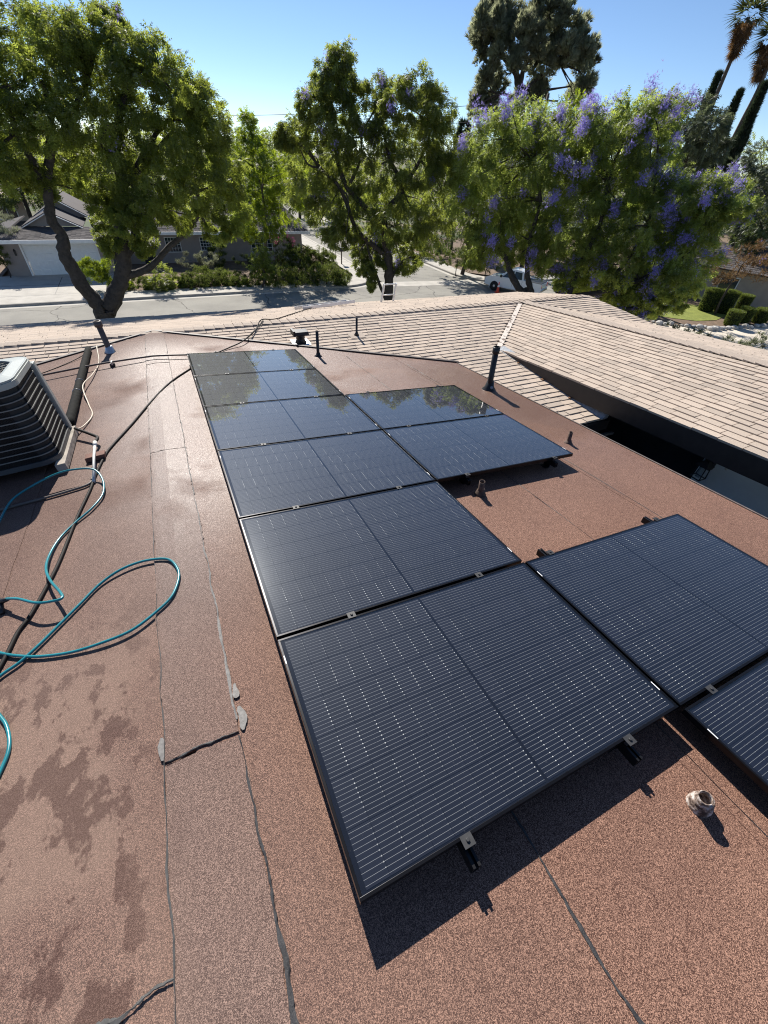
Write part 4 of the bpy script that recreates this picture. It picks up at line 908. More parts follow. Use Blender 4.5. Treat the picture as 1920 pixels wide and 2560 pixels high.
nod = [p(128, 300), p(305, 470), p(290, 380), p(430, 290), p(40, 330), p(220, 190), p(500, 530), p(430, 330), p(120, 470), p(335, 440), p(20, 220), p(330, 190)]
limbs(t1, lm + twigs(nod, bl, g, .05)); V, T_, tops = clumps(g, bl, 32, 56, .145, 'frond', .65, .34, .35); crown(t1, V, T_, 'leaf_jacaranda'); blossoms(g, tops, .02, 'blossom', t1, per=10)
g = G(2); D2 = 26.5
B2 = [(853, 150, 34, 36), (822, 200, 44, 36), (868, 205, 42, 32), (780, 258, 44, 32), (842, 262, 52, 36), (950, 235, 46, 36), (1045, 218, 50, 40), (1000, 262, 50, 40), (1095, 275, 52, 46), (905, 290, 52, 42), (735, 330, 46, 36), (800, 330, 56, 42), (880, 345, 60, 45), (970, 325, 60, 48), (1060, 340, 60, 50), (1125, 355, 46, 52), (765, 395, 56, 42), (850, 410, 62, 46), (945, 405, 60, 46), (1040, 415, 62, 48), (1120, 430, 50, 52), (760, 465, 52, 42), (840, 480, 66, 45), (930, 480, 62, 45), (1025, 490, 66, 48), (1100, 510, 56, 46), (810, 540, 56, 40), (895, 550, 66, 42), (985, 560, 66, 42), (1070, 570, 56, 42), (850, 590, 46, 26), (930, 605, 52, 26), (1030, 620, 56, 32), (905, 650, 22, 36), (1015, 660, 36, 22), (925, 690, 12, 30), (710, 345, 24, 22), (955, 640, 20, 24)]
bl = pxblobs(B2, D2, g, 1.3)
p = lambda u, v, d=D2: atd(u, v, d); base = np.array([*p(972, 757)[:2], -.1])
t2 = treeobj('jacaranda_tree', base, 'rounded tree with a straight trunk behind the leaning ladder', 'tree', 'jacaranda trees lining our side of the street')
lm = [([base, p(972, 757), p(972, 690), p(968, 620), p(955, 540)], .30, .20), ([p(968, 640), p(930, 610), p(890, 570), p(850, 470), p(800, 420), p(770, 370)], .14, .05), ([p(955, 540), p(1005, 470), p(975, 400), p(960, 330)], .16, .05), ([p(1005, 470), p(1050, 400), p(1080, 320)], .12, .04), ([p(955, 560), p(870, 470), p(840, 380), p(820, 250), p(850, 170)], .15, .04), ([p(975, 700), p(1000, 660), p(1030, 640)], .10, .05), ([p(965, 750), p(945, 700), p(925, 640), p(915, 600)], .10, .05), ([p(870, 470), p(900, 400), p(905, 330)], .09, .03)]
nod = [p(850, 470), p(800, 420), p(975, 400), p(1050, 400), p(840, 380), p(820, 250), p(955, 560), p(905, 330), p(1080, 320), p(1005, 470)]
limbs(t2, lm + twigs(nod, bl, g, .05)); V, T_, tops = clumps(g, bl, 32, 46, .18, 'frond', .8, .34, .35); crown(t2, V, T_, 'leaf_jacaranda_dark'); blossoms(g, tops, .04, 'blossom', t2, per=60, r=.22)
g = G(3); D3 = 24.5
B3 = [(1225, 345, 62, 50), (1300, 310, 66, 50), (1370, 318, 62, 46), (1440, 330, 66, 46), (1515, 315, 66, 46), (1585, 295, 60, 46), (1645, 290, 50, 46), (1195, 430, 60, 56), (1275, 405, 70, 52), (1360, 400, 72, 52), (1450, 405, 72, 52), (1540, 390, 72, 52), (1620, 370, 66, 52), (1180, 520, 56, 56), (1255, 500, 70, 54), (1345, 490, 75, 54), (1440, 490, 75, 54), (1535, 480, 75, 54), (1620, 460, 70, 50), (1690, 500, 60, 46), (1760, 490, 54, 40), (1810, 480, 40, 36), (1220, 590, 62, 50), (1240, 545, 60, 50), (1290, 630, 50, 30), (1310, 570, 72, 46), (1405, 585, 75, 54), (1500, 580, 75, 54), (1595, 565, 75, 54), (1685, 580, 66, 52), (1760, 560, 56, 50), (1825, 515, 34, 28), (1385, 650, 56, 34), (1460, 670, 72, 42), (1545, 660, 75, 48), (1640, 655, 72, 48), (1725, 645, 60, 48), (1520, 715, 62, 30), (1600, 725, 66, 30), (1680, 705, 56, 32), (1595, 768, 42, 22), (1470, 625, 60, 40), (1420, 700, 40, 24), (1560, 745, 46, 24), (1650, 745, 40, 22), (1190, 640, 36, 24)]
bl = pxblobs(B3, D3, g, 1.0) + pxblobs([(b[0] + 18, b[1] + 8, b[2], b[3]) for b in B3 if 1170 < b[0] and not (b[1] > 625 and b[0] < 1420)], D3 + 2.6, g, .8)
p = lambda u, v, d=D3: atd(u, v, d); base = np.array([*p(1345, 800)[:2], -.1])
t3 = treeobj('jacaranda_tree', base, 'broad tree covered in purple blossom in front of the white pickup', 'tree', 'jacaranda trees lining our side of the street')
lm = [([base + [0, 0, 0], p(1340, 770), p(1320, 740), p(1300, 725), p(1275, 680), p(1265, 645), p(1230, 610), p(1205, 560)], .24, .07), ([p(1335, 765), p(1325, 720), p(1318, 680), p(1325, 600), p(1350, 500), p(1330, 400)], .17, .05), ([p(1345, 770), p(1420, 745), p(1500, 730), p(1600, 700), p(1680, 640), p(1750, 560)], .17, .05), ([p(1420, 745), p(1450, 660), p(1500, 560), p(1520, 450), p(1560, 350)], .14, .04), ([p(1500, 730), p(1560, 660), p(1620, 560), p(1640, 430)], .12, .04), ([p(1540, 770), p(1580, 772), p(1620, 765)], .09, .05)]
nod = [p(1230, 610), p(1325, 600), p(1350, 500), p(1330, 400), p(1600, 700), p(1680, 640), p(1500, 560), p(1520, 450), p(1620, 560), p(1450, 660), p(1640, 430)]
limbs(t3, lm + twigs(nod, bl, g, .045)); V, T_, tops = clumps(g, bl, 26, 48, .175, 'frond', .55, .36, .4); crown(t3, V, T_, 'leaf_flowering'); blossoms(g, tops, .15, 'blossom', t3, size=.10, per=110, r=.24)

# --- trees behind
def tree(name, L, D, mat, label, seed, nsub=14, nfr=16, size=.5, tpl='broad', droop=.3, bark='bark', base_px=None, group=None, jit=1.5, r=.2, bloom=None, cat='tree'):
    g = G(seed); bl = pxblobs(L, D, g, jit); c = np.mean([b[0] for b in bl], 0); lo = min(b[0][2] - b[3] for b in bl)
    bx = atd(*base_px, D)[:2] if base_px else c[:2]; base = np.array([bx[0], bx[1], 0.0]); tr = treeobj(name, base, label, cat, group)
    top = np.array([c[0], c[1], c[2] * .55 + lo * .45]); limbs(tr, [([base, (base + top) / 2 + g.normal(0, .15, 3), top, c], r, r * .4)] + twigs([top, c], bl, g, r * .3), bark, 7)
    V, T_, tops = clumps(g, bl, nsub, nfr, size, tpl, droop); crown(tr, V, T_, mat)
    if bloom: blossoms(g, tops, bloom[0], bloom[1], tr, bloom[2], bloom[3], bloom[4])
    return tr
tree('street_tree', [(625, 335, 26, 40), (600, 390, 40, 40), (650, 400, 46, 46), (700, 440, 46, 46), (640, 470, 56, 50), (710, 510, 46, 46), (660, 550, 52, 40), (615, 520, 40, 46), (735, 470, 30, 40), (600, 570, 36, 36)], 42, 'leaf_bright', 'bright green tree between the taupe house and the side street', 21, 22, 44, .26, 'frond', .5, 'bark_pale', (660, 700))
tree('street_tree', [(575, 420, 50, 46), (625, 365, 36, 40), (690, 375, 40, 40), (600, 470, 60, 46), (670, 440, 56, 46), (735, 415, 40, 40), (650, 500, 60, 40)], 54, 'leaf_bright', 'tall bright tree behind the roof end of the taupe house', 25, 22, 34, .32, 'frond', .4, 'bark_pale', jit=1.5)
tree('young_tree', [(645, 610, 18, 30), (660, 640, 22, 26), (640, 660, 20, 24), (668, 672, 18, 18)], 38.6, 'leaf_jacaranda', 'slim young tree rising from the juniper hedge', 22, 12, 26, .24, 'frond', .5, 'bark', (655, 725), r=.09, jit=.3)
tree('street_tree', [(1150, 470, 62, 56), (1195, 545, 72, 62), (1120, 560, 52, 52), (1240, 600, 62, 46)], 48, 'leaf_dark', 'dark green tree behind the right-hand kerb of the side street', 23, 22, 30, .35, jit=2)
tree('spruce_tree', [(1160, 320, 10, 20), (1160, 350, 20, 20), (1158, 385, 28, 22), (1160, 420, 34, 22), (1160, 455, 40, 24)], 62, 'leaf_cypress', 'dark pointed conifer just behind the rounded tree', 24, 16, 24, .45, 'needle', .2, jit=.3)
bgL = [([(40, 470, 60, 46), (100, 445, 56, 40), (-20, 450, 50, 50)], 66, 'leaf_dark', 'dark tree behind the far left house'), ([(190, 450, 60, 46), (250, 430, 56, 50), (150, 470, 46, 36)], 68, 'leaf_jacaranda', 'green tree behind the garage roof'),
       ([(330, 440, 66, 56), (400, 430, 66, 50)], 70, 'leaf_dark', 'dark tree behind the ridge of the taupe house'), ([(480, 420, 60, 56), (540, 440, 56, 56), (500, 480, 60, 46)], 72, 'leaf_jacaranda_dark', 'tree behind the right end of the taupe house'),
       ([(690, 410, 36, 36), (745, 400, 46, 40), (790, 440, 56, 46), (740, 470, 56, 40)], 85, 'leaf_bright', 'pale green tree far along the side street'), ([(800, 500, 60, 46), (860, 480, 60, 56), (900, 530, 60, 46)], 74, 'leaf_bright', 'yellow-green tree across the side street behind the rounded tree'),
       ([(960, 480, 60, 60), (1030, 470, 60, 60), (1000, 540, 66, 50)], 78, 'leaf_dark', 'dark tree across the side street behind the ladder'), ([(1420, 300, 36, 40), (1400, 350, 56, 46), (1330, 340, 50, 50)], 52, 'leaf_bright', 'bright tree top beside the utility pole'),
       ([(1720, 300, 46, 42), (1765, 330, 40, 40), (1700, 370, 56, 50), (1775, 385, 32, 36), (1690, 440, 56, 46)], 44, 'leaf_blue', 'dark broad-leaved tree behind the right edge of the purple blossom'), ([(1600, 560, 90, 70), (1480, 560, 90, 70), (1350, 560, 80, 60), (1700, 570, 70, 60)], 56, 'leaf_dark', 'dark tree mass hidden behind the purple blossom tree'),
       ([(1880, 430, 56, 40), (1915, 400, 46, 36), (1860, 500, 56, 46), (1920, 490, 56, 60), (1885, 560, 46, 40), (1960, 440, 56, 60), (1835, 460, 30, 30)], 58, 'leaf_blue', 'grey-green feathery tree at the foot of the palms'), ([(1880, 590, 50, 40), (1920, 560, 46, 46)], 54, 'leaf_dark', 'dark bush in front of the grey-green feathery tree')]
for i, (L, D, mt, lb) in enumerate(bgL): tree('background_tree', L, D, mt, lb, 30 + i, 24, 34, .42 if D > 60 else .34, 'broad' if i % 3 else 'frond', .25, jit=2.5, r=.25)
g = G(58); fb = []
for u in range(-120, 2060, 75): fb += pxblobs([(u + g.uniform(-25, 25), g.uniform(385, 430) + max(0, u - 1000) * .03, 70, 50), (u + g.uniform(-25, 25), 480 + max(0, u - 1000) * .03, 70, 50)], 118 + g.uniform(-12, 14), g, 3)
V, T_, _ = clumps(g, fb, 22, 16, 1.0, 'broad', .1); me = tri_mesh('distant_trees', V, T_, 'leaf_jacaranda_dark', (0, 110, 0)); o = bpy.data.objects.new('distant_trees', me); COL.objects.link(o); o.location = (0, 110, 0); tag(o, 'distant wood closing the view behind the houses', 'trees', kind='stuff')
# shrubs beside the side street and around the house
for i, (L, D, mt, lb, sz) in enumerate([([(1080, 630, 40, 24), (1130, 610, 50, 30), (1040, 610, 40, 26)], 56, 'leaf_dark', 'dark bushes lining the far verge of the side street', .5), ([(1000, 600, 40, 22), (960, 590, 40, 24)], 64, 'leaf_juniper', 'olive bushes farther along the side street', .5), ([(1120, 650, 40, 16), (1170, 645, 40, 24)], 47, 'leaf_juniper', 'low shrub on the verge of the side street across from the hedge', .35), ([(1225, 655, 40, 30), (1190, 625, 46, 30), (1260, 640, 36, 30)], 45, 'leaf_dark', 'tall dark shrub behind the pickup', .4),
        ([(700, 612, 30, 22), (712, 640, 30, 30)], 43, 'leaf_dark', 'dark shrub topped with pink flowers beside the side street', .35), ([(240, 690, 30, 26), (285, 685, 36, 30), (225, 670, 26, 20), (300, 715, 30, 18)], 39.6, 'leaf_bright', 'yellow-green leafy shrub beside the driveway', .38),
        ([(345, 715, 26, 18), (372, 700, 24, 26)], 39.2, 'leaf_juniper', 'olive shrub between the forked trunk and the hedge', .32), ([(405, 690, 26, 34), (395, 715, 26, 16)], 39.0, 'leaf_jacaranda', 'feathery green shrub at the start of the hedge', .42),
        ([(480, 655, 36, 18), (520, 650, 30, 18)], 44.6, 'leaf_silver', 'pale flowering shrub by the front door', .3), ([(620, 650, 40, 14)], 45.5, 'leaf_dark', 'clipped dark hedge under the window', .3), ([(5, 560, 30, 26), (0, 590, 20, 20)], 47, 'leaf_silver', 'pale grey shrub beside the garage corner', .35), ([(0, 640, 20, 26)], 46, 'leaf_juniper', 'green shrub at the left of the garage', .35),
        ([(545, 640, 22, 36)], 46.3, 'leaf_palmy' if 0 else 'leaf_juniper', 'spiky plant against the taupe wall', .5)]):
    tree('shrub', L, D, mt, lb, 60 + i, 20, 26, sz * .62, 'tuft' if i not in (7,) else 'frond', -.2, r=.05, jit=.3, bloom=(.5, 'blossom_pink', .12, 14, .2) if 'pink' in lb else None, cat='shrub')
JN = [(452, 702, 36, 20), (505, 692, 40, 24), (560, 690, 40, 22), (615, 700, 40, 20), (600, 712, 40, 12), (690, 690, 44, 28), (735, 668, 46, 28), (790, 650, 46, 26), (760, 690, 46, 24), (815, 680, 42, 28), (850, 690, 28, 24), (700, 712, 46, 14), (800, 640, 40, 20), (750, 632, 36, 18), (480, 715, 40, 12), (540, 715, 40, 12)]
for i, b in enumerate(JN): tree('juniper_shrub', [b, (b[0] - b[2] * .4, b[1] + 4, b[2] * .6, b[3] * .8), (b[0] + b[2] * .4, b[1] + 5, b[2] * .6, b[3] * .8)], 39.6 if i not in (6, 7, 12, 13) else 42.5, 'leaf_juniper', 'dark green mound of the spreading juniper hedge along the corner pavement', 80 + i, 26, 34, .15, 'tuft', -.3, r=.05, jit=.4, group='mounds of the juniper hedge', cat='shrub')
# clipped boxwoods on the neighbour's lawn
def boxwood(u0, u1, v0, v1, i, lb):
    g = G(120 + i); b = atz((u0 + u1) / 2, v1, 0); k = mpp(b); h = (v1 - v0) * k * 1.02; w = (u1 - u0) * k / 2 * .82
    e = empty('boxwood', b, lb, 'shrub', 'clipped boxwoods by the lawn'); n = 4200
    a = g.uniform(0, 2 * math.pi, n); s = g.uniform(0, 1, n); top = s < .38
    rr_ = np.where(top, np.sqrt(g.uniform(0, 1, n)), 1.0); z = np.where(top, 1.0, g.uniform(.04, 1.0, n))
    prof = lambda z: .80 + .20 * z - .35 * np.clip(z - .88, 0, 1) ** 2 * 6
    R_ = w * prof(z) * rr_ * g.uniform(.93, 1.03, n); hz = h * (z - .05 * rr_ ** 4 * top) * g.uniform(.97, 1.02, n)
    P = b + np.stack([R_ * np.cos(a), R_ * np.sin(a), hz], 1); D = np.stack([np.cos(a) * (~top), np.sin(a) * (~top), top * 1.0], 1) + g.normal(0, .5, (n, 3))
    V, T_ = scatter(g, P, D, .10, 'tuft', 1.0); crown(e, V, T_, 'leaf_box', 'foliage')
    MB().lathe(b, UP, [(w * .74, .0), (w * .92, h * .55), (w * .93, h * .88), (w * .7, h * .95)], 18).build('inner_branches', 'leaf_cypress', e, fix=False); MB().lathe(b, UP, [(.05, -.02), (.05, h * .5)], 8).build('stem', 'bark', e)
for i, (bx_, lb) in enumerate([((1737, 1786, 729, 777), 'tall clipped boxwood at the inner end of the lawn'), ((1777, 1825, 733, 782), 'tall clipped boxwood in the middle of the upper trio'), ((1828, 1865, 742, 780), 'tall clipped boxwood at the outer end of the upper trio'), ((1802, 1846, 780, 814), 'low rounded boxwood at the tip of the lawn'), ((1832, 1874, 773, 805), 'low rounded boxwood in the middle of the lower trio'), ((1872, 1916, 776, 808), 'low rounded boxwood at the outer end of the lower trio')]): boxwood(*bx_, i, lb)
g = G(150)
for i in range(26):
    s = i / 25; u = 1560 + 360 * s; v = 792 + 34 * math.sin(s * 2.4) * .9 + g.uniform(-3, 3); b = atz(u, v, 0); r = g.uniform(.14, .34)
    m = MB(); bm = bmesh.new(); bmesh.ops.create_icosphere(bm, subdivisions=2, radius=r)
    for vv in bm.verts: vv.co *= 1 + .25 * math.sin(vv.co.x * 9 / r * .3 + i) * .6 + g.uniform(-.09, .09); vv.co.z *= .62
    me = bpy.data.meshes.new('border_rock'); bm.to_mesh(me); bm.free(); me.materials.append(MAT['rock']); o = bpy.data.objects.new('border_rock', me); COL.objects.link(o); o.location = Vector(b) + Vector((0, 0, r * .3)); tag(o, 'pale rounded rock in the border edging the lawn bed', 'rock', 'rocks edging the lawn bed')
for i, (u, v) in enumerate([(1655, 820), (1700, 832), (1740, 838), (1785, 850), (1830, 850), (1870, 858), (1905, 850), (1940, 862), (1850, 880)]):
    tree('shrub', [(u, v, 20, 16), (u + 12, v + 10, 18, 12)], 27, 'leaf_silver', 'airy grey-green shrub in the row beside the pale driveway', 170 + i, 6, 6, .26, 'tuft', -.8, r=.03, jit=.5, group='airy shrubs by the pale driveway', cat='shrub')
tree('shrub', [(1835, 665, 46, 36), (1880, 670, 46, 40), (1800, 680, 30, 30), (1905, 640, 40, 30)], 47, 'leaf_brown', 'bronze-leaved shrub in front of the cream wall', 190, 16, 12, .3, 'tuft', -.2, 'bark', r=.1, jit=.6, bloom=(.12, 'blossom', .1, 10, .2), cat='shrub')

# --- tall pine, cypresses and palms
g = G(200); Z = lambda x, y: (1150 + x / 2.1545, y / 2.1545)
PB = [(170, 40), (260, 40), (120, 110), (210, 110), (290, 110), (95, 190), (180, 200), (270, 190), (330, 170), (410, 40), (500, 20), (560, 40), (380, 120), (470, 110), (550, 120), (340, 250), (430, 230), (510, 220), (620, 180), (650, 150), (590, 250), (670, 260), (700, 310), (640, 320), (560, 320), (470, 320), (400, 330), (310, 310), (120, 270), (200, 280), (150, 400), (120, 450), (200, 440), (110, 555), (170, 600), (90, 550), (650, 470), (690, 430), (620, 520), (440, 470), (380, 540), (300, 560)]
bl = pxblobs([(*Z(x, y + 8), 20, 30) for x, y in PB], 74, g, 2.5)
base = np.array([*atd(1302, 280, 74)[:2], 0]); pt = treeobj('pine_tree', base, 'very tall dark pine with upswept plumes against the sky', 'tree'); p = lambda u, v: atd(u, v, 74)
lm = [([base, p(1302, 280), p(1298, 215), p(1280, 165), p(1240, 120), p(1215, 60)], .6, .12), ([p(1298, 225), p(1310, 170), p(1340, 120), p(1370, 40)], .35, .1), ([p(1300, 240), p(1340, 200), p(1400, 160), p(1450, 110)], .25, .08), ([p(1300, 260), p(1350, 230), p(1430, 215)], .2, .07), ([p(1300, 250), p(1250, 235), p(1200, 260)], .18, .06)]
limbs(pt, lm + twigs([p(1298, 215), p(1240, 120), p(1340, 120), p(1400, 160), p(1370, 40), p(1215, 60), p(1350, 230), p(1250, 235)], bl, g, .09)); V, T_, _ = clumps(g, bl, 20, 22, .55, 'needle', -1.0, .5, .0); crown(pt, V, T_, 'leaf_pine')
def cypress(u0, v0, u1, v1, D, seed, lb, w):
    g = G(seed); a = atd(u1, v1, D); top = atd(u0, v0, D); b = np.array([a[0], a[1], 0]); top[:2] = a[:2] * .5 + top[:2] * .5; n = 9000
    e = treeobj('cypress_tree', b, lb, 'tree', 'slender cypresses beside the palms'); h = top[2]; s = g.uniform(0, 1, n); R_ = w * (np.sin(np.pi * (s * .72 + .26)) ** .8 * (1 - s ** 5)) * (1 + .22 * np.sin(s * 31 + seed) + g.normal(0, .1, n)) * g.uniform(.6, 1, n) ** .4
    an = g.uniform(0, 6.283, n); C = b[None] * (1 - s[:, None]) + top[None] * s[:, None]; P = C + np.stack([R_ * np.cos(an), R_ * np.sin(an), 0 * s], 1)
    D_ = np.stack([np.cos(an) * .4, np.sin(an) * .4, 1 + 0 * s], 1) + g.normal(0, .25, (n, 3)); V, T_ = scatter(g, P, D_, .55, 'needle'); crown(e, V, T_, 'leaf_cypress'); MB().tube([b, b * .1 + top * .9], [w * .4, .05], 8).build('trunk', 'bark', e, fix=False)
cypress(1795, 190, 1762, 275, 80, 210, 'slender cypress rising out of the broad-leaved tree', .5); cypress(1846, 234, 1770, 420, 78, 211, 'slender cypress standing between the two palm trunks', .66); cypress(1906, 215, 1822, 420, 76, 212, 'slender cypress beyond the second palm trunk', .66)
def palm(pts, crownpx, D, seed, lb):
    g = G(seed); P = [atd(u, v, D) for u, v in pts]; b = np.array([P[0][0], P[0][1], 0]); d = P[-1] - P[0]; e = treeobj('palm_tree', b, lb, 'tree', 'tall fan palms'); c = atd(*crownpx, D)
    m = MB(); m.tube(bez([b] + P + [c], 5), np.linspace(.24, .18, 5 * (len(P) + 1) + 1), 10); m.build('trunk', 'bark_pale', e, fix=False)
    n = 46; an = g.uniform(0, 6.283, n); el = g.uniform(-.5, 1.2, n); Dv = np.stack([np.cos(an) * np.cos(el), np.sin(an) * np.cos(el), np.sin(el)], 1); V, T_ = scatter(g, np.tile(c, (n, 1)) + Dv * .9, Dv, 1.5, 'fan', .15); crown(e, V, T_, 'palm_green')
    n = 150; an = g.uniform(0, 6.283, n); s = g.uniform(0, 1, n); R_ = .18 + .5 * (1 - s); Pq = c + np.stack([R_ * np.cos(an), R_ * np.sin(an), -.2 - 2.7 * s], 1); Dv = np.stack([np.cos(an) * .3, np.sin(an) * .3, -1 + 0 * s], 1); V, T_ = scatter(g, Pq, Dv, .85, 'fan', .4); crown(e, V, T_, 'palm_dead', 'dead_frond_skirt')
palm([(1786, 250), (1830, 145)], (1872, 42), 84, 220, 'tall fan palm whose whole dead-leaf skirt shows'); palm([(1786, 441), (1850, 312), (1905, 202)], (1938, 95), 80, 221, 'tall fan palm nearest the grey-green feathery tree')

# --- power line
pb = atd(1365, 262, 60); e = empty('utility_pole', (pb[0], pb[1], 0), 'wooden utility pole with crossarm standing among the treetops', 'utility pole')
MB().tube([(pb[0], pb[1], 0), pb + [0, 0, .8]], [.17, .13], 10).build('pole', 'bark_pale', e); cdir = unit(np.array([pb[0], pb[1], 0])); side = np.array([-cdir[1], cdir[0], 0])
for dz in (.3, -.9): MB().bar(pb + side * 1.1 + [0, 0, dz], pb - side * 1.1 + [0, 0, dz], .12, .12).build('crossarm', 'bark_pale', e)
for i, (v0, lb) in enumerate(((290, 'upper overhead power wire'), (333, 'lower overhead power wire'))):
    a = atd(330, v0, 66); b = pb + [0, 0, .35 - 1.2 * i]; P = [a + (b - a) * s - np.array([0, 0, 1.0 * 4 * s * (1 - s) * .35]) for s in np.linspace(0, 1, 24)]
    MB().tube(P, .022, 5).build('power_line', 'wire', label=lb + ' crossing the sky to the utility pole', cat='power line')

# ------------------------------------------------------------------ houses across the street
hs = empty('house', (-7, 46, 0.1), 'taupe single-storey house with white garage door and grey shingle roof', 'house')
ZE = 2.62
for a in ((-10.45, -9.12), (-4.05, -3.3)): MB().box(a[0], a[1], 44.85, 45.05, .1, ZE).build('wall', 'stucco_taupe', hs)
MB().box(-9.12, -4.05, 44.85, 45.05, 2.28, ZE).build('wall', 'stucco_taupe', hs)
MB().box(-10.45, -10.25, 45.05, 52, .1, ZE).build('wall', 'stucco_taupe', hs); MB().box(-3.5, -3.3, 45.05, 48.4, .1, ZE).build('wall', 'stucco_taupe', hs)
WN = [(1.2, 2.4, 1.0, 2.1), (8.9, 10.9, .85, 2.15), (4.2, 5.4, 1.1, 2.1)]
xs_ = sorted([-3.3, 14.0] + [w for a in WN for w in a[:2]])
for i in range(len(xs_) - 1):
    a, b = xs_[i], xs_[i + 1]; w = [q_ for q_ in WN if abs(q_[0] - a) < .01]
    if w: MB().box(a, b, 48.4, 48.6, .1, w[0][2]).build('wall', 'stucco_taupe', hs); MB().box(a, b, 48.4, 48.6, w[0][3], ZE).build('wall', 'stucco_taupe', hs)
    else: MB().box(a, b, 48.4, 48.6, .1, ZE).build('wall', 'stucco_taupe', hs)
for x0, x1, z0, z1 in WN:
    f_ = MB().box(x0 - .05, x1 + .05, 48.36, 48.42, z0 - .05, z0).box(x0 - .05, x1 + .05, 48.36, 48.42, z1, z1 + .05).box(x0 - .05, x0, 48.36, 48.42, z0, z1).box(x1, x1 + .05, 48.36, 48.42, z0, z1).build('window', 'fascia_white', hs)
    MB().box(x0, x1, 48.5, 48.52, z0, z1).build('pane', 'glass_dark', f_); m = MB()
    for k in range(1, 5): m.box(x0 + (x1 - x0) * k / 5 - .012, x0 + (x1 - x0) * k / 5 + .012, 48.46, 48.49, z0, z1)
    for k in range(1, 4): m.box(x0, x1, 48.455, 48.489, z0 + (z1 - z0) * k / 4 - .012, z0 + (z1 - z0) * k / 4 + .012)
    m.build('muntin', 'fascia_white', f_)
dr = MB().box(-.9, .1, 48.34, 48.39, .12, 2.15).build('door', 'dark_wall', hs); MB().lathe((-.78, 48.34, 1.1), (0, -1, 0), [(.03, 0), (.03, .04), (.01, .06)], 10).build('handle', 'galv', dr)
gd = empty('garage_door', (-6.585, 44.95, .12)); gd.parent = hs; gd.location = gd.location - hs.location
for r in range(4):
    z0 = .13 + r * .537; m = MB().box(-9.02, -4.15, 44.93, 44.97, z0, z0 + .53)
    sec = m.build('section', 'garage_white', gd)
    for k in range(8):
        x0 = -8.95 + k * .604; MB().box(x0 + .04, x0 + .55, 44.918, 44.935, z0 + .1, z0 + .43).build('raised_panel', 'garage_white', hs, bevel=.006) if 0 else None
        m2 = MB(); m2.hexa([(x0 + .04, 44.929, z0 + .10), (x0 + .55, 44.929, z0 + .10), (x0 + .55, 44.94, z0 + .10), (x0 + .04, 44.94, z0 + .10), (x0 + .07, 44.905, z0 + .40), (x0 + .52, 44.905, z0 + .40), (x0 + .55, 44.94, z0 + .43), (x0 + .04, 44.94, z0 + .43)])
        m.v and None
        o = m2.build('raised_panel', 'garage_white', gd)
for x0, x1, z0, z1 in ((-9.14, -9.02, .12, 2.3), (-4.15, -4.03, .12, 2.3), (-9.02, -4.15, 2.27, 2.38)): MB().box(x0, x1, 44.80, 44.87, z0, z1).build('door_trim', 'fascia_white', hs)
lt = MB().box(-9.62, -9.50, 44.70, 44.84, 1.55, 1.85).build('wall_lamp', 'black_paint', hs, bevel=.01); MB().lathe((-9.56, 44.77, 1.85), (0, 0, 1), [(.09, 0), (.02, .12)], 8).build('cap', 'black_paint', lt)
# roofs: garage hip slope, gables, long main slope
def slope(pts, mat, parent, name='roof', th=.10):
    P = [np.asarray(q_, float) for q_ in pts]; n = unit(np.cross(P[1] - P[0], P[2] - P[0])); n = n * np.sign(n[2]); m = MB(); m.prism([q_ - n * th for q_ in P], n * th); return m.build(name, mat, parent)
def rows(pts, nrow, parent, mat='shingle_grey'):     # shingle courses of a far roof as overlapping boards; pts: eave a, eave b, ridge b, ridge a
    a, b, c, d = [np.asarray(q_, float) for q_ in pts]; n = unit(np.cross(b - a, d - a)); n *= np.sign(n[2]); m = MB(); qq = random.Random(4)
    for k in range(nrow):
        s0, s1 = k / nrow, (k + 1.05) / nrow; p0, p1, p2, p3 = a + (d - a) * s0, b + (c - b) * s0, b + (c - b) * min(1, s1), a + (d - a) * min(1, s1); L = np.linalg.norm(p1 - p0); N_ = max(1, int(L / .33)); off = qq.random()
        cuts = sorted({0.0, 1.0} | {min(1, max(0, (j + off) / N_)) for j in range(N_)})
        for u0, u1 in zip(cuts[:-1], cuts[1:]):
            if u1 - u0 < 1e-4: continue
            h = .022 * qq.uniform(.6, 1.5); A, B_, C_, D_ = p0 + (p1 - p0) * u0, p0 + (p1 - p0) * (u1 - .0015), p3 + (p2 - p3) * (u1 - .0015), p3 + (p2 - p3) * u0
            m.add([A + n * h, B_ + n * h, C_ + n * .004, D_ + n * .004, A, B_], [(0, 1, 2, 3), (4, 5, 1, 0)])
    return m.build('shingle_field', mat, parent, fix=False, kind='stuff')
g1_, g2_ = aty(54, 567, 47.2), aty(207, 566, 47.2); zg = (g1_[2] + g2_[2]) / 2
fs = [(-11.3, 44.0, ZE), (-2.6, 44.0, ZE), (-4.4, 47.2, zg), (-9.6, 47.2, zg)]
r1 = slope(fs, 'underlay', hs); rows(fs, 16, r1)
fs2 = [(-2.6, 44.0, ZE), (-2.6, 47.9, ZE), (-4.4, 47.2, zg)]; slope(fs2, 'shingle_grey', hs); slope([(-11.3, 44.0, ZE), (-9.6, 47.2, zg), (-9.6, 54, zg), (-11.3, 54, ZE)], 'shingle_grey', hs)
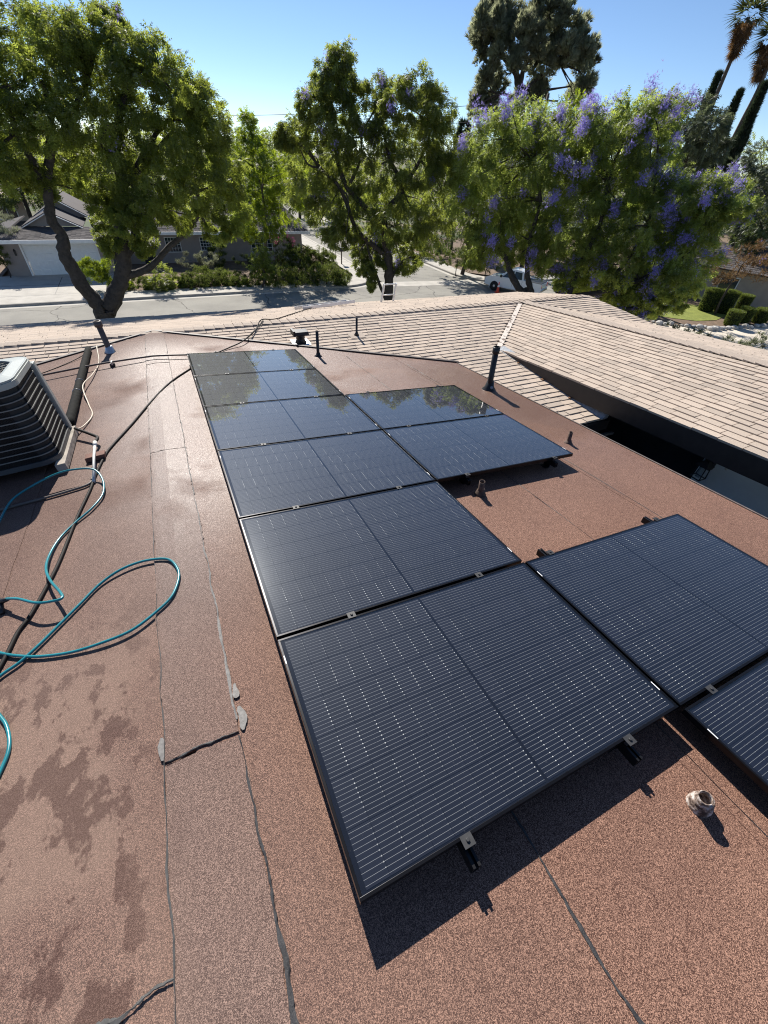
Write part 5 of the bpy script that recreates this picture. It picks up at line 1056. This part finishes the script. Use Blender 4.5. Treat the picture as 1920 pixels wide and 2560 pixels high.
def gable(u0, v0, ua, va, u1, v1, Y, depth, name):
    a, t_, b = aty(u0, v0, Y), aty(ua, va, Y), aty(u1, v1, Y); zz = (a[2] + b[2]) / 2; a[2] = b[2] = zz; t_[0] = (a[0] + b[0]) / 2
    MB().prism([a + [0, .3, 0], b + [0, .3, 0], t_ + [0, .3, 0]], (0, .1, 0)).build('gable_wall', 'stucco_taupe', hs)
    dv = np.array([0, depth, 0.]); 
    for s, e_ in ((a, t_), (b, t_)):
        x = slope([s, e_, e_ + dv, s + dv], 'shingle_grey', hs); MB().bar(s + [0, -.03, -.10], e_ + [0, -.03, -.10], .05, .24, (0, -1, 0)).build('rake_board', 'fascia_white', hs)
gable(52, 567, 122, 527, 207, 566, 46.9, 5, 'a'); gable(76, 540, 148, 497, 232, 548, 50.5, 7, 'b')
for x0, x1, y0 in ((-11.35, -2.55, 43.95), (-2.5, 14.6, 47.5)): MB().box(x0, x1, y0 - .06, y0, ZE - .2, ZE + .03).build('fascia', 'fascia_white', hs)
MB().box(-11.3, -2.6, 44.0, 44.85, ZE - .06, ZE - .01).build('soffit', 'stucco_taupe', hs); MB().box(-2.6, 14.6, 47.5, 48.4, ZE - .06, ZE - .01).build('soffit', 'stucco_taupe', hs)
ms = [(-2.6, 47.5, ZE), (14.6, 47.5, ZE), (13.0, 53.5, 4.7), (-4.4, 53.5, 4.7)]
r2 = slope(ms, 'underlay', hs); rows(ms, 30, r2); slope([(14.6, 47.5, ZE), (14.6, 59.5, ZE), (13.0, 53.5, 4.7)], 'shingle_grey', hs); slope([(-4.4, 53.5, 4.7), (13.0, 53.5, 4.7), (14.6, 59.5, ZE), (-4.4, 59.5, ZE)], 'shingle_grey', hs)
MB().box(1.0, 2.3, 49.5, 50.6, 3.0, 3.75).build('skylight', 'fascia_white', hs)
MB().box(-4.5, 13.0, 53.35, 53.65, 4.66, 4.74).build('ridge', 'shingle_grey', hs)
# second house, upper left, with tan eave
c = atd(10, 530, 68); h2 = empty('house', (c[0], c[1], 0), 'tan house with a dark window and pale eave behind the garage roof', 'house'); x0, y0, z0 = c
MB().box(x0 - 9, x0 + 2.0, y0, y0 + .2, 0, z0 + 1.2).build('wall', 'stucco_tan', h2); f_ = MB().box(x0 - .6, x0 + 1.2, y0 - .04, y0 - .002, z0 - .7, z0 + .5).build('window', 'fascia_white', h2); MB().box(x0 - .5, x0 + .28, y0 - .07, y0 - .045, z0 - .6, z0 + .4).build('pane', 'glass_dark', f_); MB().box(x0 + .34, x0 + 1.1, y0 - .07, y0 - .045, z0 - .6, z0 + .4).build('pane', 'glass_dark', f_)
slope([(x0 - 9.5, y0 - .8, z0 + 1.15), (x0 + 2.6, y0 - .8, z0 + 1.15), (x0 + 2.0, y0 + 5, z0 + 2.2), (x0 - 9.5, y0 + 5, z0 + 2.2)], 'stucco_tan', h2); MB().box(x0 - 9.5, x0 + 2.6, y0 - .86, y0 - .8, z0 + .95, z0 + 1.25).build('fascia', 'stucco_cream', h2)
lr = [(x0 - 9.5, y0 - 4, z0 - 2.0), (x0 + 4.0, y0 - 4, z0 - 2.0), (x0 + 3.2, y0 - .05, z0 - .8), (x0 - 9.5, y0 - .05, z0 - .8)]; r3 = slope(lr, 'underlay', h2); rows(lr, 14, r3)
# cream house and grey-blue building on the right
a, b = atd(1560, 745, 55), atd(1990, 765, 52); h3 = empty('house', (a[0], a[1], 0), 'cream-walled house half hidden behind the purple blossom tree', 'house')
m = MB(); w_ = b - a; w_[2] = 0; nn = unit(np.cross(w_, [0, 0, 1])); A0 = np.array([a[0], a[1], 0.]); B0 = A0 + w_
m.hexa([A0, B0, B0 - nn * .2, A0 - nn * .2, A0 + UP * 2.7, B0 + UP * 2.7, B0 - nn * .2 + UP * 2.7, A0 - nn * .2 + UP * 2.7]); m.build('wall', 'stucco_cream', h3)
sl = [A0 + nn * .7 + UP * 2.65, B0 + nn * .7 + UP * 2.65, B0 - nn * 4 + UP * 4.1, A0 - nn * 4 + UP * 4.1]; r4 = slope(sl, 'underlay', h3); rows(sl, 14, r4, 'shingle_grey')
for k in (.30, .55):
    q0 = A0 + w_ * k + nn * .03; q1 = q0 + unit(w_) * 1.5; f_ = MB().hexa([q0 + UP * .9, q1 + UP * .9, q1 + nn * .03 + UP * .9, q0 + nn * .03 + UP * .9, q0 + UP * 2.1, q1 + UP * 2.1, q1 + nn * .03 + UP * 2.1, q0 + nn * .03 + UP * 2.1]).build('window', 'fascia_white', h3)
    q0 = q0 + nn * .035 + unit(w_) * .08; q1 = q0 + unit(w_) * 1.34; MB().hexa([q0 + UP * .98, q1 + UP * .98, q1 + nn * .02 + UP * .98, q0 + nn * .02 + UP * .98, q0 + UP * 2.02, q1 + UP * 2.02, q1 + nn * .02 + UP * 2.02, q0 + nn * .02 + UP * 2.02]).build('pane', 'glass_dark', f_)
a = atd(1858, 655, 66); b = atd(2000, 668, 62); tz = atd(1870, 597, 65)[2]; h4 = empty('building', (a[0], a[1], 0), 'pale grey-blue building with a tall window beyond the bronze shrub', 'building')
A0 = np.array([a[0], a[1], 0.]); w_ = b - a; w_[2] = 0; nn = unit(np.cross(w_, [0, 0, 1]))
MB().hexa([A0, A0 + w_, A0 + w_ - nn * 4, A0 - nn * 4, A0 + UP * tz, A0 + w_ + UP * tz, A0 + w_ - nn * 4 + UP * tz, A0 - nn * 4 + UP * tz]).build('wall', 'stucco_cream', h4); MB().hexa([A0 + nn * .3 + UP * tz, A0 + w_ + nn * .3 + UP * tz, A0 + w_ - nn * 4.3 + UP * tz, A0 - nn * 4.3 + UP * tz, A0 + nn * .3 + UP * (tz + .2), A0 + w_ + nn * .3 + UP * (tz + .2), A0 + w_ - nn * 4.3 + UP * (tz + .2), A0 - nn * 4.3 + UP * (tz + .2)]).build('roof', 'pole_grey', h4)
for k in (.22, .55):
    q0 = A0 + w_ * k + nn * .02; q1 = q0 + unit(w_) * 1.4; f_ = MB().hexa([q0 + UP * (tz - 2.4), q1 + UP * (tz - 2.4), q1 + nn * .04 + UP * (tz - 2.4), q0 + nn * .04 + UP * (tz - 2.4), q0 + UP * (tz - .4), q1 + UP * (tz - .4), q1 + nn * .04 + UP * (tz - .4), q0 + nn * .04 + UP * (tz - .4)]).build('window', 'fascia_white', h4)
    q0 = q0 + nn * .045 + unit(w_) * .07; q1 = q0 + unit(w_) * 1.26; MB().hexa([q0 + UP * (tz - 2.3), q1 + UP * (tz - 2.3), q1 + nn * .02 + UP * (tz - 2.3), q0 + nn * .02 + UP * (tz - 2.3), q0 + UP * (tz - .5), q1 + UP * (tz - .5), q1 + nn * .02 + UP * (tz - .5), q0 + nn * .02 + UP * (tz - .5)]).build('pane', 'glass_dark', f_)

# ------------------------------------------------------------------ pickup, cone, sign pole
FWp, RWp = atz(1239, 727, 0), atz(1308, 741, 0); ctr = (FWp + RWp) / 2; hd = unit(FWp - RWp); WB = 3.05; sd_ = np.array([hd[1], -hd[0], 0]); sd_ = sd_ * (-1 if np.dot(sd_, CAM - ctr) > 0 else 1)
ctr = ctr + sd_ * .8                                   # wheel contacts seen are on the near side
tk = bpy.data.objects.new('pickup_truck', None); COL.objects.link(tk); tk.matrix_basis = Matrix([[hd[r], sd_[r], UP[r], [ctr[0], ctr[1], 0.01][r]] for r in range(3)] + [[0, 0, 0, 1]]); tag(tk, 'white crew-cab pickup parked at the kerb behind the orange cone', 'pickup truck')
def ext(prof, hy, mat, name, parent, bevel=.03, hy2=None):
    n = len(prof); m = MB(); hy2 = hy2 or [hy] * n
    m.add([(x, -h_, z) for (x, z), h_ in zip(prof, hy2)] + [(x, h_, z) for (x, z), h_ in zip(prof, hy2)], [tuple(range(n)), tuple(range(n, 2 * n))[::-1]] + [(i, (i + 1) % n, n + (i + 1) % n, n + i) for i in range(n)]); return local(m, name, mat, parent, bevel)
def arch(cx, r=.45, z=.38, n=7): return [(cx + r * math.cos(math.radians(a)), z + r * math.sin(math.radians(a))) for a in np.linspace(0, 180, n)]
F2 = WB / 2
prof = [(-2.65, .52), (-2.65, 1.12), (-1.05, 1.16), (.95, 1.14), (1.15, 1.16), (2.15, 1.06), (2.42, .95), (2.46, .50)] + [(F2 + .45, .42)] + arch(F2)[0:] + [(-F2 + .45, .38)] + arch(-F2)[0:] + [(-2.2, .46)]
body = ext(prof, .92, 'car_white', 'body', tk, .035)
cab = ext([(-1.0, 1.13), (-.85, 1.74), (-.55, 1.83), (.25, 1.83), (.5, 1.76), (1.15, 1.13)], .8, 'car_white', 'cab', tk, .03, [.86, .72, .70, .70, .72, .86])
for s in (-1, 1):
    for a in ([(-.86, 1.20), (-.74, 1.70), (-.12, 1.74), (-.12, 1.20)], [(-.04, 1.20), (-.04, 1.74), (.38, 1.72), (.92, 1.20)]):
        m = MB(); ys = lambda z: s * (.862 - (z - 1.13) * .23 + .006); m.prism([(x, ys(z), z) for x, z in a], (0, s * .008, 0)); local(m, 'window', 'glass_dark', tk)
    local(MB().box(.92, 1.08, s * .93, s * 1.12, 1.16, 1.36), 'wing_mirror', 'black_plastic', tk, .02)
    local(MB().box(-1.1, 1.1, s * .90, s * .98, .36, .42), 'side_step', 'alu', tk, .01); local(MB().box(2.2, 2.44, s * .55, s * .90, .82, .98), 'headlight', 'clear_glass', tk, .02); local(MB().box(-2.67, -2.60, s * .72, s * .90, .80, 1.10), 'tail_light', 'cone_orange', tk, .01)
    for x in (-.95, -.08): local(MB().box(x - .006, x + .006, s * .921, s * .9245, .5, 1.12), 'door_seam', 'black_plastic', tk)
    for x in (-.78, .12): local(MB().box(x, x + .16, s * .922, s * .94, .98, 1.02), 'door_handle', 'alu', tk)
    for x in (-F2, F2):
        w_ = local(MB().lathe((x, s * .94, .385), (0, -s, 0), [(.26, 0), (.37, .0), (.39, .04), (.39, .20), (.36, .24)], 24), 'tyre', 'tyre', tk); local(MB().lathe((x, s * .945, .385), (0, -s, 0), [(.05, .0), (.25, .02), (.265, .05), (.2, .08)], 12), 'rim', 'alu', w_)
m = MB(); m.prism([(.56, -.66, 1.72), (.56, .66, 1.72), (1.10, .78, 1.19), (1.10, -.78, 1.19)], (.006, 0, .006)); local(m, 'windscreen', 'glass_dark', tk); m = MB(); m.prism([(-.89, -.62, 1.68), (-.89, .62, 1.68), (-1.0, .7, 1.22), (-1.0, -.7, 1.22)], (-.01, 0, 0)); local(m, 'rear_window', 'glass_dark', tk)
local(MB().box(-2.6, -1.1, -.8, .8, 1.10, 1.17), 'bed_cover', 'black_plastic', tk, .01); local(MB().box(2.44, 2.50, -.85, .85, .5, .68), 'bumper', 'black_plastic', tk, .02); local(MB().box(-2.74, -2.64, -.88, .88, .5, .66), 'bumper', 'alu', tk, .02)
cp = atz(1243, 731, 0); e = empty('traffic_cone', cp, 'orange traffic cone on the road beside the pickup wheel', 'traffic cone')
MB().lathe(cp, UP, [(.17, .03), (.15, .06), (.03, .82), (.025, .84)], 16).build('cone', 'cone_orange', e); MB().box(-.22, .22, -.22, .22, 0.005, .035, lambda x, y, z: (cp[0] + x, cp[1] + y, z)).build('base', 'cone_orange', e, bevel=.008); MB().lathe(cp, UP, [(.092, .44), (.067, .62)], 16, cap=False).build('band', 'cone_band', e)
sp = atz(840, 662, 0.13); e = empty('sign_pole', sp, 'thin grey sign pole on the corner pavement', 'sign pole'); MB().tube([sp, sp + UP * 2.9], .035, 8).build('pole', 'pole_grey', e); MB().box(-.02, .02, -.3, .3, 2.45, 2.75, lambda x, y, z: (sp[0] + x, sp[1] + y, .13 + z)).build('sign_plate', 'pole_grey', e)
mb_ = atz(854, 660, 0.13); e = empty('post_box', mb_, 'dark box on a post beside the sign pole', 'mailbox'); MB().bar(mb_, mb_ + UP * 1.1, .09, .09, (0, 1, 0)).build('post', 'bark_pale', e); MB().box(-.25, .25, -.17, .17, 1.1, 1.45, lambda x, y, z: (mb_[0] + x, mb_[1] + y, .13 + z)).build('box', 'black_paint', e, bevel=.03)
